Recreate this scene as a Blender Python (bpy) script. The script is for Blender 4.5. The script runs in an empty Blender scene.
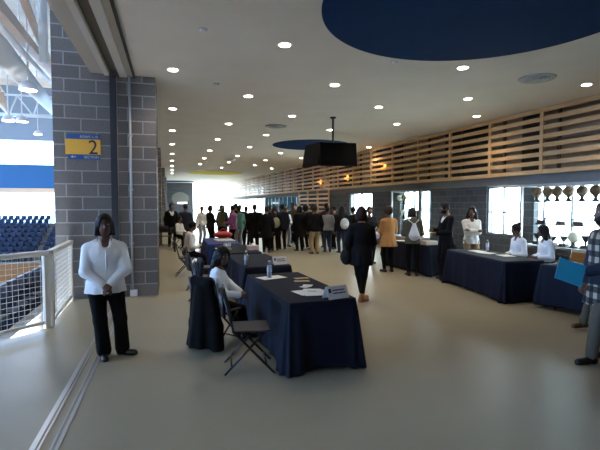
import bpy, math, random
import numpy as np
from mathutils import Vector, Matrix
random.seed(7); rng = np.random.default_rng(7)
SC = bpy.context.scene; COL = SC.collection
R = math.radians

# ------------------------------------------------------------------ materials
def nodes(name):
    m = bpy.data.materials.new(name); m.use_nodes = True
    return m, m.node_tree.nodes, m.node_tree.links, m.node_tree.nodes['Principled BSDF']
def mat(name, c, rough=.6, metal=0, var=0, scale=8, bump=0, bscale=40, spec=.5, sheen=0, emit=None):
    m, N, L, P = nodes(name)
    P.inputs['Base Color'].default_value = (*c, 1); P.inputs['Roughness'].default_value = rough
    P.inputs['Metallic'].default_value = metal; P.inputs['Specular IOR Level'].default_value = spec
    if sheen: P.inputs['Sheen Weight'].default_value = sheen
    if emit:
        P.inputs['Emission Color'].default_value = (*emit[0], 1); P.inputs['Emission Strength'].default_value = emit[1]
    if var or bump:
        tc = N.new('ShaderNodeTexCoord')
        if var:
            n = N.new('ShaderNodeTexNoise'); n.inputs['Scale'].default_value = scale; n.inputs['Detail'].default_value = 5
            L.new(tc.outputs['Object'], n.inputs['Vector'])
            r = N.new('ShaderNodeValToRGB'); e = r.color_ramp.elements
            e[0].position = .3; e[1].position = .7
            e[0].color = (*[max(0, v*(1-var)) for v in c], 1); e[1].color = (*[min(1, v*(1+var)) for v in c], 1)
            L.new(n.outputs['Fac'], r.inputs['Fac']); L.new(r.outputs['Color'], P.inputs['Base Color'])
        if bump:
            n = N.new('ShaderNodeTexNoise'); n.inputs['Scale'].default_value = bscale; n.inputs['Detail'].default_value = 3
            L.new(tc.outputs['Object'], n.inputs['Vector'])
            b = N.new('ShaderNodeBump'); b.inputs['Strength'].default_value = bump; b.inputs['Distance'].default_value = .02
            L.new(n.outputs['Fac'], b.inputs['Height']); L.new(b.outputs['Normal'], P.inputs['Normal'])
    return m
def brick_mat(name, c1, c2, mortar, w=.53, h=.235, ms=.012):
    m, N, L, P = nodes(name)
    tc = N.new('ShaderNodeTexCoord'); sp = N.new('ShaderNodeSeparateXYZ'); ad = N.new('ShaderNodeMath'); cb = N.new('ShaderNodeCombineXYZ')
    L.new(tc.outputs['Object'], sp.inputs[0]); L.new(sp.outputs[0], ad.inputs[0]); L.new(sp.outputs[1], ad.inputs[1])
    L.new(ad.outputs[0], cb.inputs[0]); L.new(sp.outputs[2], cb.inputs[1])
    b = N.new('ShaderNodeTexBrick'); L.new(cb.outputs[0], b.inputs['Vector'])
    b.inputs['Color1'].default_value = (*c1, 1); b.inputs['Color2'].default_value = (*c2, 1); b.inputs['Mortar'].default_value = (*mortar, 1)
    b.inputs['Scale'].default_value = 1; b.inputs['Mortar Size'].default_value = ms; b.inputs['Mortar Smooth'].default_value = .15
    b.inputs['Brick Width'].default_value = w; b.inputs['Row Height'].default_value = h; b.inputs['Bias'].default_value = 0
    n = N.new('ShaderNodeTexNoise'); n.inputs['Scale'].default_value = 30; n.inputs['Detail'].default_value = 6
    L.new(tc.outputs['Object'], n.inputs['Vector'])
    mx = N.new('ShaderNodeMix'); mx.data_type = 'RGBA'; mx.blend_type = 'OVERLAY'; mx.inputs['Factor'].default_value = .35
    L.new(b.outputs['Color'], mx.inputs['A']); L.new(n.outputs['Color'], mx.inputs['B'])
    L.new(mx.outputs['Result'], P.inputs['Base Color']); P.inputs['Roughness'].default_value = .75
    bp = N.new('ShaderNodeBump'); bp.inputs['Strength'].default_value = .5; bp.inputs['Distance'].default_value = .01; bp.invert = True
    L.new(b.outputs['Fac'], bp.inputs['Height']); L.new(bp.outputs['Normal'], P.inputs['Normal'])
    return m
def wood_mat(name, c1, c2, rough=.45):
    m, N, L, P = nodes(name)
    tc = N.new('ShaderNodeTexCoord'); mp = N.new('ShaderNodeMapping'); mp.inputs['Scale'].default_value = (14, 1.2, 14)
    n = N.new('ShaderNodeTexNoise'); n.inputs['Scale'].default_value = 2.5; n.inputs['Detail'].default_value = 6
    L.new(tc.outputs['Object'], mp.inputs[0]); L.new(mp.outputs[0], n.inputs['Vector'])
    r = N.new('ShaderNodeValToRGB'); r.color_ramp.elements[0].position = .3; r.color_ramp.elements[1].position = .7
    r.color_ramp.elements[0].color = (*c1, 1); r.color_ramp.elements[1].color = (*c2, 1)
    L.new(n.outputs['Fac'], r.inputs['Fac']); L.new(r.outputs['Color'], P.inputs['Base Color']); P.inputs['Roughness'].default_value = rough
    return m
def glass_mat(name, tint=(.93, .97, .97), refl=1.0):
    m = bpy.data.materials.new(name); m.use_nodes = True; N = m.node_tree.nodes; L = m.node_tree.links; N.clear()
    o = N.new('ShaderNodeOutputMaterial'); t = N.new('ShaderNodeBsdfTransparent'); g = N.new('ShaderNodeBsdfGlossy')
    t.inputs[0].default_value = (*tint, 1); g.inputs['Roughness'].default_value = .02
    f = N.new('ShaderNodeFresnel'); ge = N.new('ShaderNodeNewGeometry'); ir = N.new('ShaderNodeMapRange')
    ir.inputs['To Min'].default_value = 1.5; ir.inputs['To Max'].default_value = 1/1.5
    L.new(ge.outputs['Backfacing'], ir.inputs['Value']); L.new(ir.outputs[0], f.inputs['IOR'])
    mu = N.new('ShaderNodeMath'); mu.operation = 'MULTIPLY'; mu.inputs[1].default_value = refl
    mx = N.new('ShaderNodeMixShader'); L.new(f.outputs[0], mu.inputs[0]); L.new(mu.outputs[0], mx.inputs[0])
    L.new(t.outputs[0], mx.inputs[1]); L.new(g.outputs[0], mx.inputs[2]); L.new(mx.outputs[0], o.inputs[0])
    return m
def floor_mat():
    m, N, L, P = nodes('polished_concrete')
    tc = N.new('ShaderNodeTexCoord')
    n1 = N.new('ShaderNodeTexNoise'); n1.inputs['Scale'].default_value = .7; n1.inputs['Detail'].default_value = 6
    n2 = N.new('ShaderNodeTexNoise'); n2.inputs['Scale'].default_value = 60; n2.inputs['Detail'].default_value = 4
    for n in (n1, n2): L.new(tc.outputs['Object'], n.inputs['Vector'])
    a = N.new('ShaderNodeMath'); a.operation = 'MULTIPLY_ADD'; a.inputs[1].default_value = .35
    L.new(n2.outputs['Fac'], a.inputs[0]); L.new(n1.outputs['Fac'], a.inputs[2])
    r = N.new('ShaderNodeValToRGB'); e = r.color_ramp.elements; e[0].position = .35; e[1].position = 1
    e[0].color = (.305, .28, .205, 1); e[1].color = (.38, .35, .258, 1)
    L.new(a.outputs[0], r.inputs['Fac']); L.new(r.outputs['Color'], P.inputs['Base Color'])
    rr = N.new('ShaderNodeMapRange'); rr.inputs['To Min'].default_value = .3; rr.inputs['To Max'].default_value = .42
    L.new(n1.outputs['Fac'], rr.inputs['Value']); L.new(rr.outputs[0], P.inputs['Roughness'])
    P.inputs['Specular IOR Level'].default_value = .3
    return m
def plaid_mat():
    m, N, L, P = nodes('black_and_cream_plaid')
    tc = N.new('ShaderNodeTexCoord'); sp = N.new('ShaderNodeSeparateXYZ'); L.new(tc.outputs['Object'], sp.inputs[0])
    ad = N.new('ShaderNodeMath'); L.new(sp.outputs[0], ad.inputs[0]); L.new(sp.outputs[1], ad.inputs[1])
    def stripe(src, per, w):
        a = N.new('ShaderNodeMath'); a.operation = 'MULTIPLY'; a.inputs[1].default_value = 1/per; L.new(src, a.inputs[0])
        f = N.new('ShaderNodeMath'); f.operation = 'FRACT'; L.new(a.outputs[0], f.inputs[0])
        g = N.new('ShaderNodeMath'); g.operation = 'LESS_THAN'; g.inputs[1].default_value = w; L.new(f.outputs[0], g.inputs[0]); return g.outputs[0]
    s = N.new('ShaderNodeMath'); L.new(stripe(ad.outputs[0], .12, .5), s.inputs[0]); L.new(stripe(sp.outputs[2], .13, .5), s.inputs[1])
    h = N.new('ShaderNodeMath'); h.operation = 'MULTIPLY'; h.inputs[1].default_value = .5; L.new(s.outputs[0], h.inputs[0])
    r = N.new('ShaderNodeValToRGB'); e = r.color_ramp.elements; e[0].color = (.42, .38, .3, 1); e[1].color = (.008, .008, .01, 1); e[1].position = 1
    k = e.new(.5); k.color = (.06, .055, .05, 1)
    L.new(h.outputs[0], r.inputs['Fac']); L.new(r.outputs['Color'], P.inputs['Base Color']); P.inputs['Roughness'].default_value = .9
    return m
def emis(name, c, s):
    return mat(name, c, .5, emit=(c, s))

M = {}
M['floor'] = floor_mat()
M['ceiling'] = mat('ceiling_paint', (.83, .79, .745), .85, var=.03, scale=1.2)
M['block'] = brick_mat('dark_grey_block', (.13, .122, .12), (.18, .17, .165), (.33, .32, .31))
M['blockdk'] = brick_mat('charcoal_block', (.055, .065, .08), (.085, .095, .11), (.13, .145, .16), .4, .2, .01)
M['plaster'] = mat('grey_plaster', (.2, .2, .2), .8, var=.05)
M['mullion'] = mat('blue_grey_frame', (.2, .24, .28), .4)
M['reflection_taupe'] = mat('taupe_reflection', (.62, .5, .38), .7, var=.05)  # taupe stands in for the interior reflected in the clerestory glass
M['beige'] = mat('beige_metal', (.5, .46, .39), .5); M['beigelt'] = mat('pale_metal', (.62, .59, .54), .45)
M['brown'] = mat('brown_slot', (.13, .11, .085), .6); M['black'] = mat('black_metal', (.012, .012, .014), .45)
M['screenblack'] = mat('screen_housing', (.006, .006, .007), .6, spec=.1)
M['navymetal'] = mat('navy_metal', (.02, .023, .035), .5); M['steel'] = mat('brushed_steel', (.62, .63, .65), .35, .85)
M['galv'] = mat('galvanized_pipe', (.45, .47, .49), .45, .4)
M['wood'] = wood_mat('tan_maple_slats', (.58, .36, .17), (.7, .46, .24))
M['woodbase'] = wood_mat('amber_wood_base', (.33, .17, .06), (.45, .25, .1))
M['court'] = wood_mat('court_wood', (.4, .17, .05), (.5, .24, .08), .4)
M['glass'] = glass_mat('clear_glass'); M['glassblue'] = glass_mat('pale_blue_glass', (.04, .068, .08)); M['glassdark'] = glass_mat('smoked_glass', (.9, .88, .85), .35)
M['blue'] = mat('royal_blue_paint', (.006, .035, .125), .9, var=.1, scale=1, spec=.1); M['yellow'] = mat('mustard_paint', (.85, .68, .1), .9, spec=.1)
M['signblue'] = mat('sign_blue', (.02, .09, .32), .4); M['signyellow'] = mat('sign_yellow', (.85, .47, .06), .45)
M['white'] = mat('white_plastic', (.8, .8, .8), .4); M['paper'] = mat('white_paper', (.82, .82, .8), .8)
M['dark'] = mat('dark_ink', (.02, .022, .03), .6)
M['cloth'] = mat('navy_tablecloth', (.0032, .0075, .02), .85, var=.12, scale=4, spec=.3)
M['clothblue'] = mat('royal_blue_tablecloth', (.015, .04, .19), .85, var=.1, scale=4)
M['rail'] = mat('warm_white_rail', (.7, .67, .6), .45); M['seat'] = mat('blue_stadium_seat', (.008, .025, .075), .35)
M['conc'] = mat('stand_concrete', (.4, .39, .37), .8, var=.1); M['arblue'] = mat('arena_blue_band', (.025, .13, .3), .6)
M['truss'] = mat('warm_beige_steel', (.75, .5, .3), .5); M['trusswt'] = mat('pale_blue_steel', (.82, .8, .74), .5)
M['deck'] = mat('roof_deck', (.7, .58, .44), .8, var=.15, scale=.6); M['arwall'] = mat('arena_grey_wall', (.3, .34, .38), .7)
M['lamp'] = emis('downlight_lens', (1, .96, .88), 14); M['bay'] = emis('high_bay_lens', (1, 1, 1), 6); M['amber'] = emis('amber_post_glow', (1, .45, .08), 1.2)  # amber emission is an added glow for the slat posts
M['litstrip'] = emis('lit_strip', (.9, .95, 1), 3)
M['chair'] = mat('black_navy_chair', (.014, .016, .026), .4); M['chairmetal'] = mat('charcoal_tube', (.03, .03, .035), .35, .6)
M['glassar'] = glass_mat('arena_blue_light_glass', (.52, .66, .84)); M['water'] = glass_mat('bottle_plastic', (.85, .9, .95), 1.5); M['label'] = mat('bottle_label', (.55, .62, .75), .5)  # arena glass tint put in to turn the arena daylight blue
M['skin'] = mat('brown_skin', (.15, .07, .042), .5, var=.08, scale=20); M['skin2'] = mat('deep_brown_skin', (.12, .055, .034), .5, var=.08, scale=20)
M['skin3'] = mat('light_brown_skin', (.25, .12, .07), .5, var=.06, scale=20)
M['eye'] = mat('eye_white', (.6, .57, .53), .3); M['iris'] = mat('dark_iris', (.01, .006, .004), .2); M['lips'] = mat('lips', (.13, .04, .035), .45)
M['hair'] = mat('black_hair', (.008, .007, .007), .55, spec=.25); M['hairbr'] = mat('brown_hair', (.03, .014, .008), .55, spec=.25)
M['hairred'] = mat('reddish_hat', (.022, .01, .009), .8, spec=.2)
M['shirt'] = mat('white_shirt', (.88, .89, .9), .8, var=.04, bump=.6, bscale=11)
M['btn'] = mat('shirt_trim', (.85, .87, .9), .6)
M['blk'] = mat('black_cloth', (.006, .006, .007), .9, bump=.25, bscale=12, spec=.15); M['blk2'] = mat('charcoal_cloth', (.012, .012, .014), .9, bump=.2, bscale=12, spec=.15)
M['navy'] = mat('navy_cloth', (.012, .018, .04), .85, bump=.2, bscale=12); M['denim'] = mat('dark_denim', (.014, .025, .06), .85)
M['tan'] = mat('tan_blazer', (.43, .2, .055), .8, bump=.2, bscale=12); M['olive'] = mat('olive_jacket', (.07, .065, .042), .85, bump=.2, bscale=12)
M['khaki'] = mat('khaki_cloth', (.3, .2, .1), .85); M['grey'] = mat('grey_cloth', (.3, .3, .32), .85)
M['purple'] = mat('orchid_cloth', (.25, .07, .2), .85); M['teal'] = mat('sea_green_cloth', (.08, .25, .19), .85)
M['maroon'] = mat('maroon_cloth', (.06, .012, .015), .85); M['greenjk'] = mat('drab_cloth', (.09, .08, .045), .85)
M['jeansbr'] = mat('brown_jeans', (.085, .07, .05), .85); M['plaid'] = plaid_mat()
M['shoe'] = mat('black_shoe', (.008, .008, .009), .3); M['shoetan'] = mat('tan_boot', (.33, .13, .03), .5); M['shoebr'] = mat('brown_boot', (.12, .05, .025), .5)
M['shoewt'] = mat('white_trainer', (.7, .72, .75), .5)
M['folder'] = mat('teal_folder', (.02, .3, .46), .4); M['red'] = mat('red_plastic', (.45, .02, .02), .5); M['card'] = mat('tan_card', (.55, .38, .2), .7)
M['bagwt'] = mat('white_bag', (.6, .61, .64), .7, bump=.3, bscale=15); M['bagtan'] = mat('beige_bag', (.34, .31, .24), .7)
M['trophy'] = mat('bronze_ball', (.16, .08, .035), .45, bump=.3, bscale=120); M['ball2'] = mat('pale_ball', (.6, .56, .46), .5)
M['green'] = mat('lime_print', (.4, .5, .08), .6); M['scrap'] = mat('silver_ink', (.55, .57, .6), .5)
M['ground'] = mat('pale_paving', (.8, .8, .78), .9, var=.08)

# ------------------------------------------------------------------ mesh helpers
class MB:
    def __init__(s): s.v = []; s.f = []; s.m = []
    def add(s, vs, fs, mi=0):
        b = len(s.v); s.v += [tuple(v) for v in vs]; s.f += [tuple(b+i for i in f) for f in fs]; s.m += [mi]*len(fs); return s
    def box(s, lo, hi, T=None, mi=0):
        x0, y0, z0 = lo; x1, y1, z1 = hi
        vs = [(x0,y0,z0),(x1,y0,z0),(x1,y1,z0),(x0,y1,z0),(x0,y0,z1),(x1,y0,z1),(x1,y1,z1),(x0,y1,z1)]
        if T: vs = [T(*v) for v in vs]
        return s.add(vs, [(0,3,2,1),(4,5,6,7),(0,1,5,4),(1,2,6,5),(2,3,7,6),(3,0,4,7)], mi)
    def tube(s, pts, r, n=8, mi=0, square=False):
        pts = [Vector(p) for p in pts]; rs = r if isinstance(r, (list, tuple)) else [r]*len(pts)
        rings = []; up = None
        for i, p in enumerate(pts):
            t = (pts[min(i+1, len(pts)-1)] - pts[max(i-1, 0)]).normalized()
            if up is None: up = Vector((0,0,1)) if abs(t.z) < .9 else Vector((1,0,0))
            a = t.cross(up).normalized(); b = a.cross(t).normalized(); up = b
            off = math.pi/n if square else 0
            rings.append([p + rs[i]*(a*math.cos(2*math.pi*k/n+off) + b*math.sin(2*math.pi*k/n+off)) for k in range(n)])
        vs = [v for r_ in rings for v in r_]; fs = []
        for i in range(len(pts)-1):
            for k in range(n): fs.append((i*n+k, i*n+(k+1)%n, (i+1)*n+(k+1)%n, (i+1)*n+k))
        fs.append(tuple(range(n))[::-1]); fs.append(tuple((len(pts)-1)*n+k for k in range(n)))
        return s.add(vs, fs, mi)
    def lathe(s, prof, c=(0,0,0), n=20, mi=0):
        vs = []; fs = []
        for r, z in prof:
            for k in range(n): vs.append((c[0]+r*math.cos(2*math.pi*k/n), c[1]+r*math.sin(2*math.pi*k/n), c[2]+z))
        for i in range(len(prof)-1):
            for k in range(n): fs.append((i*n+k, i*n+(k+1)%n, (i+1)*n+(k+1)%n, (i+1)*n+k))
        fs.append(tuple(range(n))[::-1]); fs.append(tuple((len(prof)-1)*n+k for k in range(n)))
        return s.add(vs, fs, mi)
    def ell(s, c, r, n=10, mi=0, Rm=None):
        vs = []; fs = []; h = n//2
        for i in range(h+1):
            th = math.pi*i/h
            for k in range(n):
                p = Vector((r[0]*math.sin(th)*math.cos(2*math.pi*k/n), r[1]*math.sin(th)*math.sin(2*math.pi*k/n), r[2]*math.cos(th)))
                if Rm is not None: p = Vector(Rm @ np.array(p))
                vs.append((c[0]+p[0], c[1]+p[1], c[2]+p[2]))
        for i in range(h):
            for k in range(n): fs.append((i*n+k, (i+1)*n+k, (i+1)*n+(k+1)%n, i*n+(k+1)%n))
        return s.add(vs, fs, mi)
    def prism(s, poly, z0, z1, mi=0):
        n = len(poly); vs = [(x,y,z0) for x,y in poly]+[(x,y,z1) for x,y in poly]
        return s.add(vs, [tuple(range(n))[::-1], tuple(range(n,2*n))]+[(i,(i+1)%n,n+(i+1)%n,n+i) for i in range(n)], mi)
    def build(s, name, m, parent=None, smooth=False, bevel=0, loc=None, rz=0):
        me = bpy.data.meshes.new(name); me.from_pydata(s.v, [], s.f)
        ms = m if isinstance(m, (list, tuple)) else [m]
        for x in ms: me.materials.append(M[x] if isinstance(x, str) else x)
        if len(ms) > 1: me.polygons.foreach_set('material_index', s.m)
        if smooth: me.polygons.foreach_set('use_smooth', [True]*len(me.polygons))
        me.update()
        o = bpy.data.objects.new(name, me); COL.objects.link(o)
        if parent: o.parent = parent
        if loc: o.location = loc
        o.rotation_euler.z = rz
        if bevel:
            b = o.modifiers.new('bevel', 'BEVEL'); b.width = bevel; b.segments = 2; b.limit_method = 'ANGLE'
        return o
def tag(o, label, cat, group=None):
    o['label'] = label; o['category'] = cat
    if group: o['group'] = group
    return o
def thing(name, label, cat, loc=(0,0,0), rz=0, group=None):
    o = bpy.data.objects.new(name, None); o.empty_display_size = .2; COL.objects.link(o); o.location = loc; o.rotation_euler.z = rz
    return tag(o, label, cat, group)
def struct(o): o['kind'] = 'structure'; return o
def copy_tree(o, parent=None):
    c = o.copy(); COL.objects.link(c)
    if parent: c.parent = parent
    for ch in list(o.children): copy_tree(ch, c)
    return c
def sbox(name, m, *boxes, T=None, bevel=0):
    b = MB()
    for lo, hi in boxes: b.box(lo, hi, T)
    return struct(b.build(name, m, bevel=bevel))
def text(body, size, loc, rot, m, parent, name='lettering', align='LEFT', ext=.002):
    cu = bpy.data.curves.new(name, 'FONT'); cu.body = body; cu.size = size; cu.align_x = align; cu.extrude = ext
    o = bpy.data.objects.new(name, cu); COL.objects.link(o); o.parent = parent; o.location = loc; o.rotation_euler = rot
    cu.materials.append(M[m]); bpy.context.view_layer.update()
    me = bpy.data.meshes.new_from_object(o.evaluated_get(bpy.context.evaluated_depsgraph_get())); bpy.data.objects.remove(o)
    o = bpy.data.objects.new(name, me); COL.objects.link(o); o.parent = parent; o.location = loc; o.rotation_euler = rot; return o

# ------------------------------------------------------------------ the hall
HZ = 4.12
KW = .06; NW = math.hypot(1, KW); WX = 9.35
def W(b, a, z):     # right wall coordinates: b outward depth, a along the wall, z up
    return (WX - KW*a/NW + b/NW, a/NW + KW*b/NW, z)
AW = math.atan(KW)
def wbox(name, m, *boxes, bevel=0): return sbox(name, m, *boxes, T=W, bevel=bevel)

fl = MB().prism([(-1.76, 8.95), (-1.7, 6.95), (-2.2, 6.46), (-3.3, 5.4), (-3.3, -3.5), (11, -3.5), (10.2, 53), (-1.85, 53), (-1.85, 8.95)], -.3, 0)
struct(fl.build('floor', 'floor'))
struct(MB().box((-1.0, -3.4, 0), (-.96, 8.9, .006)).box((-.945, -3.4, 0), (-.93, 8.9, .006)).build('trim_1', 'steel'))
struct(MB().box((-.86, -3.4, 0), (-.845, 8.9, .005)).box((-.825, -3.4, 0), (-.80, 8.9, .005)).build('trim_2', 'galv'))
struct(MB().prism([(-.62, -3.5), (10.2, -3.5), (10.2, 53), (-1.8, 53), (-1.8, 9.1), (-.62, 9.1), (-.62, 9.0)], HZ, HZ+.3).build('ceiling', 'ceiling'))
sbox('trim_3', 'black', ((-.655, -3.5, HZ-.05), (-.62, 8.98, HZ+.3)))
sbox('trim_4', 'beige', ((-.76, -3.5, HZ-.02), (-.655, 8.98, HZ+.3)))
sbox('trim_5', 'beigelt', ((-.89, -3.5, HZ-.04), (-.76, 8.98, HZ+.3)))
sbox('trim_6', 'brown', ((-1.06, -3.5, HZ+.06), (-.89, 8.98, HZ+.3)))
sbox('trim_7', 'beigelt', ((-1.15, -3.5, HZ-.03), (-1.06, 8.98, HZ+.3)))
sbox('trim_8', 'beige', ((-1.38, -3.5, HZ), (-1.15, 8.98, HZ+3)))
for i, (y, x0, x1) in enumerate(((8.98, -2.02, -.27), (20, -1.75, -.42), (31, -1.75, -.42), (42, -1.75, -.42))):
    hgt = 8 if i == 0 else HZ
    b = MB()
    if i == 0:
        b.box((x0, y, -4), (-1.38, y+1, 8)); b.box((-1.38, y, -.3), (x1, y+1, HZ)); b.box((-1.38, y+.02, HZ), (x1, y+1, HZ+2))
    else: b.box((x0, y, -.3), (x1, y+1, hgt))
    struct(b.build('column' if i == 0 else 'column.%03d' % i, 'block'))
sbox('wall_left', 'block', ((-1.88, 9.98, -6), (-1.7, 53, 9)))
sbox('wall_back_unseen', 'plaster', ((-3.3, -3.8, 0), (11, -3.5, HZ+.3)))  # unseen wall added to keep sky light from flooding in behind the camera
sbox('trim_9', 'navymetal', ((-1.06, 8.9, 0), (-.95, 8.98, HZ-.05)))            # shutter guide on the column
MB().box((-.95, 8.94, 0), (-.94, 8.98, HZ-.05)).build('trim_10', 'galv')['kind'] = 'structure'
pp = thing('conduit_pipe', 'thin silver vertical conduit pipe running down grey block column', 'pipe', (-.72, 8.925, 0))
MB().tube([(0, 0, .12), (0, 0, HZ)], .022, 10).build('pipe', 'galv', pp, True)
MB().box((-.05, -.03, .02), (.08, .045, .14)).build('junction_box', 'white', pp, bevel=.008)
for z in (1, 2, 3): MB().box((-.035, -.026, z), (.035, .05, z+.03)).build('clip', 'galv', pp)

# sign on the column
sg = thing('section_sign', 'blue and yellow section 2 sign on grey block column', 'sign', (-1.82, 8.955, 2.555)); sg.scale = (.8, 1, .87)
MB().box((.03, 0, .42), (.72, .025, .525)).build('top_band', 'signblue', sg, bevel=.004)
MB().box((0, -.004, .105), (.73, .025, .42)).build('number_panel', 'signyellow', sg, bevel=.004)
MB().box((.05, 0, 0), (.72, .025, .105)).build('bottom_band', 'signblue', sg, bevel=.004)
rx = (R(90), 0, 0)
text('ROWS 1-10', .075, (.68, -.002, .445), rx, 'scrap', sg, align='RIGHT')
text('2', .42, (.68, -.006, .115), rx, 'dark', sg, align='RIGHT')
text('SECTION', .075, (.69, -.002, .025), rx, 'scrap', sg, align='RIGHT')
MB().box((.15, -.004, .045), (.22, 0, .06)).add([(.1, -.004, .052), (.155, -.004, .025), (.155, -.004, .08), (.1, 0, .052), (.155, 0, .025), (.155, 0, .08)], [(0,1,2),(3,5,4),(0,3,4,1),(1,4,5,2),(2,5,3,0)]).build('arrow', 'scrap', sg)

# far end
sbox('wall_far', 'blockdk', ((-1.8, 52, 0), (2.3, 52.3, HZ)))
def window(name, T, a0, a1, z0, z1, b0, nm, frame='mullion', pane='glass', fr=.05, hbar=None):
    b = MB(); d0, d1 = b0, b0+.08
    b.box((d0, a0, z0), (d1, a0+fr, z1), T); b.box((d0, a1-fr, z0), (d1, a1, z1), T)
    b.box((d0, a0+fr, z0), (d1, a1-fr, z0+fr), T); b.box((d0, a0+fr, z1-fr), (d1, a1-fr, z1), T)
    for k in range(1, nm):
        a = a0+(a1-a0)*k/nm; b.box((d0, a-fr/2, z0+fr), (d1, a+fr/2, z1-fr), T)
    if hbar: b.box((d0+.01, a0+fr, hbar), (d1-.01, a1-fr, hbar+.035), T)
    o = struct(b.build(name, frame))
    p = MB().box((b0+.035, a0+fr*.5, z0+fr*.5), (b0+.045, a1-fr*.5, z1-fr*.5), T).build('window_pane', pane, o); p['kind'] = 'structure'
    return o
FARW = lambda b, a, z: (a, 52+b, z)
window('window_1', FARW, 2.3, 6.3, 0, HZ, .1, 5)
es = thing('oval_wall_sign', 'oval grey sign with a glowing white strip on dark end wall', 'sign', (.9, 51.9, 2.35))
MB().lathe([(.9, 0), (.95, .03), (.9, .07)], n=32).build('oval_panel', 'plaster', es).rotation_euler.x = R(90)
es.children[0].scale.y = .75
MB().box((-.25, -.12, -.55), (.75, -.05, -.42)).build('lit_strip', 'litstrip', es)

# right wall below the slats
SB = .2
wins = [(7.0, 9.52, .68, 2.26), (9.98, 11.22, .87, 2.25), (13.95, 15.9, .0, 2.28), (18.2, 20.4, .5, 2.26)]
solid = [(-3.4, 7.0), (9.52, 9.98), (11.22, 13.95), (15.9, 18.2), (20.4, 22.6)]
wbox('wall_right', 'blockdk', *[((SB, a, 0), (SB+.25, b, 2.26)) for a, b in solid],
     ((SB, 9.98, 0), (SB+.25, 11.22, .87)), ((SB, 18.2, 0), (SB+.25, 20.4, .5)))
wbox('trim_11', 'plaster', ((SB+.01, -3.4, 2.26), (SB+.25, 52, 2.52)))
window('window_2', W, 9.98, 11.22, .87, 2.25, SB+.05, 2, hbar=1.5)
window('window_3', W, 18.2, 20.4, .5, 2.26, SB+.05, 2)
window('window_4', W, 7.0, 9.52, 0, 2.26, SB+.3, 3, hbar=1.35)
window('window_5', W, 13.95, 15.9, 0, 2.28, SB+.3, 4, hbar=1.55)
window('window_6', W, 28.6, 37.6, .3, 2.3, SB+.05, 9, pane='glassblue')
window('window_7', W, 37.6, 51.8, .3, 2.3, SB+.05, 9, fr=.12, frame='navymetal')
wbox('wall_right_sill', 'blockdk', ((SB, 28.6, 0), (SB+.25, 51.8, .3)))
wbox('door_1', 'black', ((SB+.05, 27.6, 0), (SB+.12, 28.55, 2.26)))
# clerestory glazing and piers behind the slats
b = MB()
for a in np.arange(-3.4, 52, 1.75): b.box((.2, a-.03, 2.52), (.27, a+.03, HZ), W)
b.box((.2, -3.4, 3.3), (.27, 52, 3.34), W)
wf = struct(b.build('window_8', 'brown'))
p = MB().box((.225, -3.4, 2.52), (.235, 52, HZ), W).build('window_pane', 'glassdark', wf); p['kind'] = 'structure'
piers = ((9.5, 10.05), (11.3, 13.3), (15.9, 18.0), (20.4, 22.4), (25, 28.6)); prev = -3.4; gaps = []
for a_, b_ in piers: gaps.append((prev, a_)); prev = b_
gaps.append((prev, 52))
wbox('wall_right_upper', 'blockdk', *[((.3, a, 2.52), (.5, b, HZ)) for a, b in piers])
wbox('wall_reflection_fill', 'reflection_taupe', *[((.32, a, 2.52), (.5, b, HZ)) for a, b in gaps])  # panels added behind the glass, coloured like its interior reflection

# slat screen
ss = thing('slat_screen', 'long tan wooden slat screen running high along the concourse wall', 'screen', (0, 0, 0))
NS = 8
for k in range(NS):
    z = 2.5 + k*(1.505/(NS-1))
    MB().box((0, -3.4, z), (.045, 52, z+.105), W).build('slat', 'wood', ss)
for k, a in enumerate(np.arange(9.15-1.755*7, 52, 1.755)):
    MB().box((-.012, a-.05, 2.5), (.06, a+.05, HZ-.005), W).build('post', 'wood', ss)
sl = thing('slat_screen', 'lower wooden slat panel reaching down behind the crowd', 'screen', (0, 0, 0))
for k in range(10):
    z = .12 + k*.235
    MB().box((.02, 22.6, z), (.065, 27.5, z+.105), W).build('slat', 'wood', sl)
for a in (22.65, 24.3, 25.9, 27.45): MB().box((.01, a-.05, 0), (.09, a+.05, 2.5), W).build('post', 'wood', sl)
wbox('wall_recess', 'blockdk', ((SB+.1, 22.6, 0), (SB+.25, 27.6, 2.26)))
for k, (a, z, l) in enumerate(((16.95, 3.15, 'added amber glow behind the slats right of the hanging screens'), (20.5, 2.9, 'added amber glow under the black hanging screens'), (24.0, 2.85, 'added amber glow on slats at lower corner of hanging screens'))):
    t = thing('amber_post_glow', l, 'lamp', W(.12, a, z), 0, None)  # glowing bodies and lights added to make the orange glow on the posts
    MB().lathe([(.02, 0), (.05, .02), (.05, .22), (.03, .25)], n=12).build('glow_body', 'amber', t, True)
    MB().box((-.02, -.03, .05), (.25, .03, .15)).build('glow_mount', 'black', t)
    li = bpy.data.lights.new('glow', 'POINT'); li.energy = 1.2; li.color = (1, .5, .12); li.shadow_soft_size = .06
    o = bpy.data.objects.new('glow', li); COL.objects.link(o); o.parent = t; o.location = (-.2, 0, .12)

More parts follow.
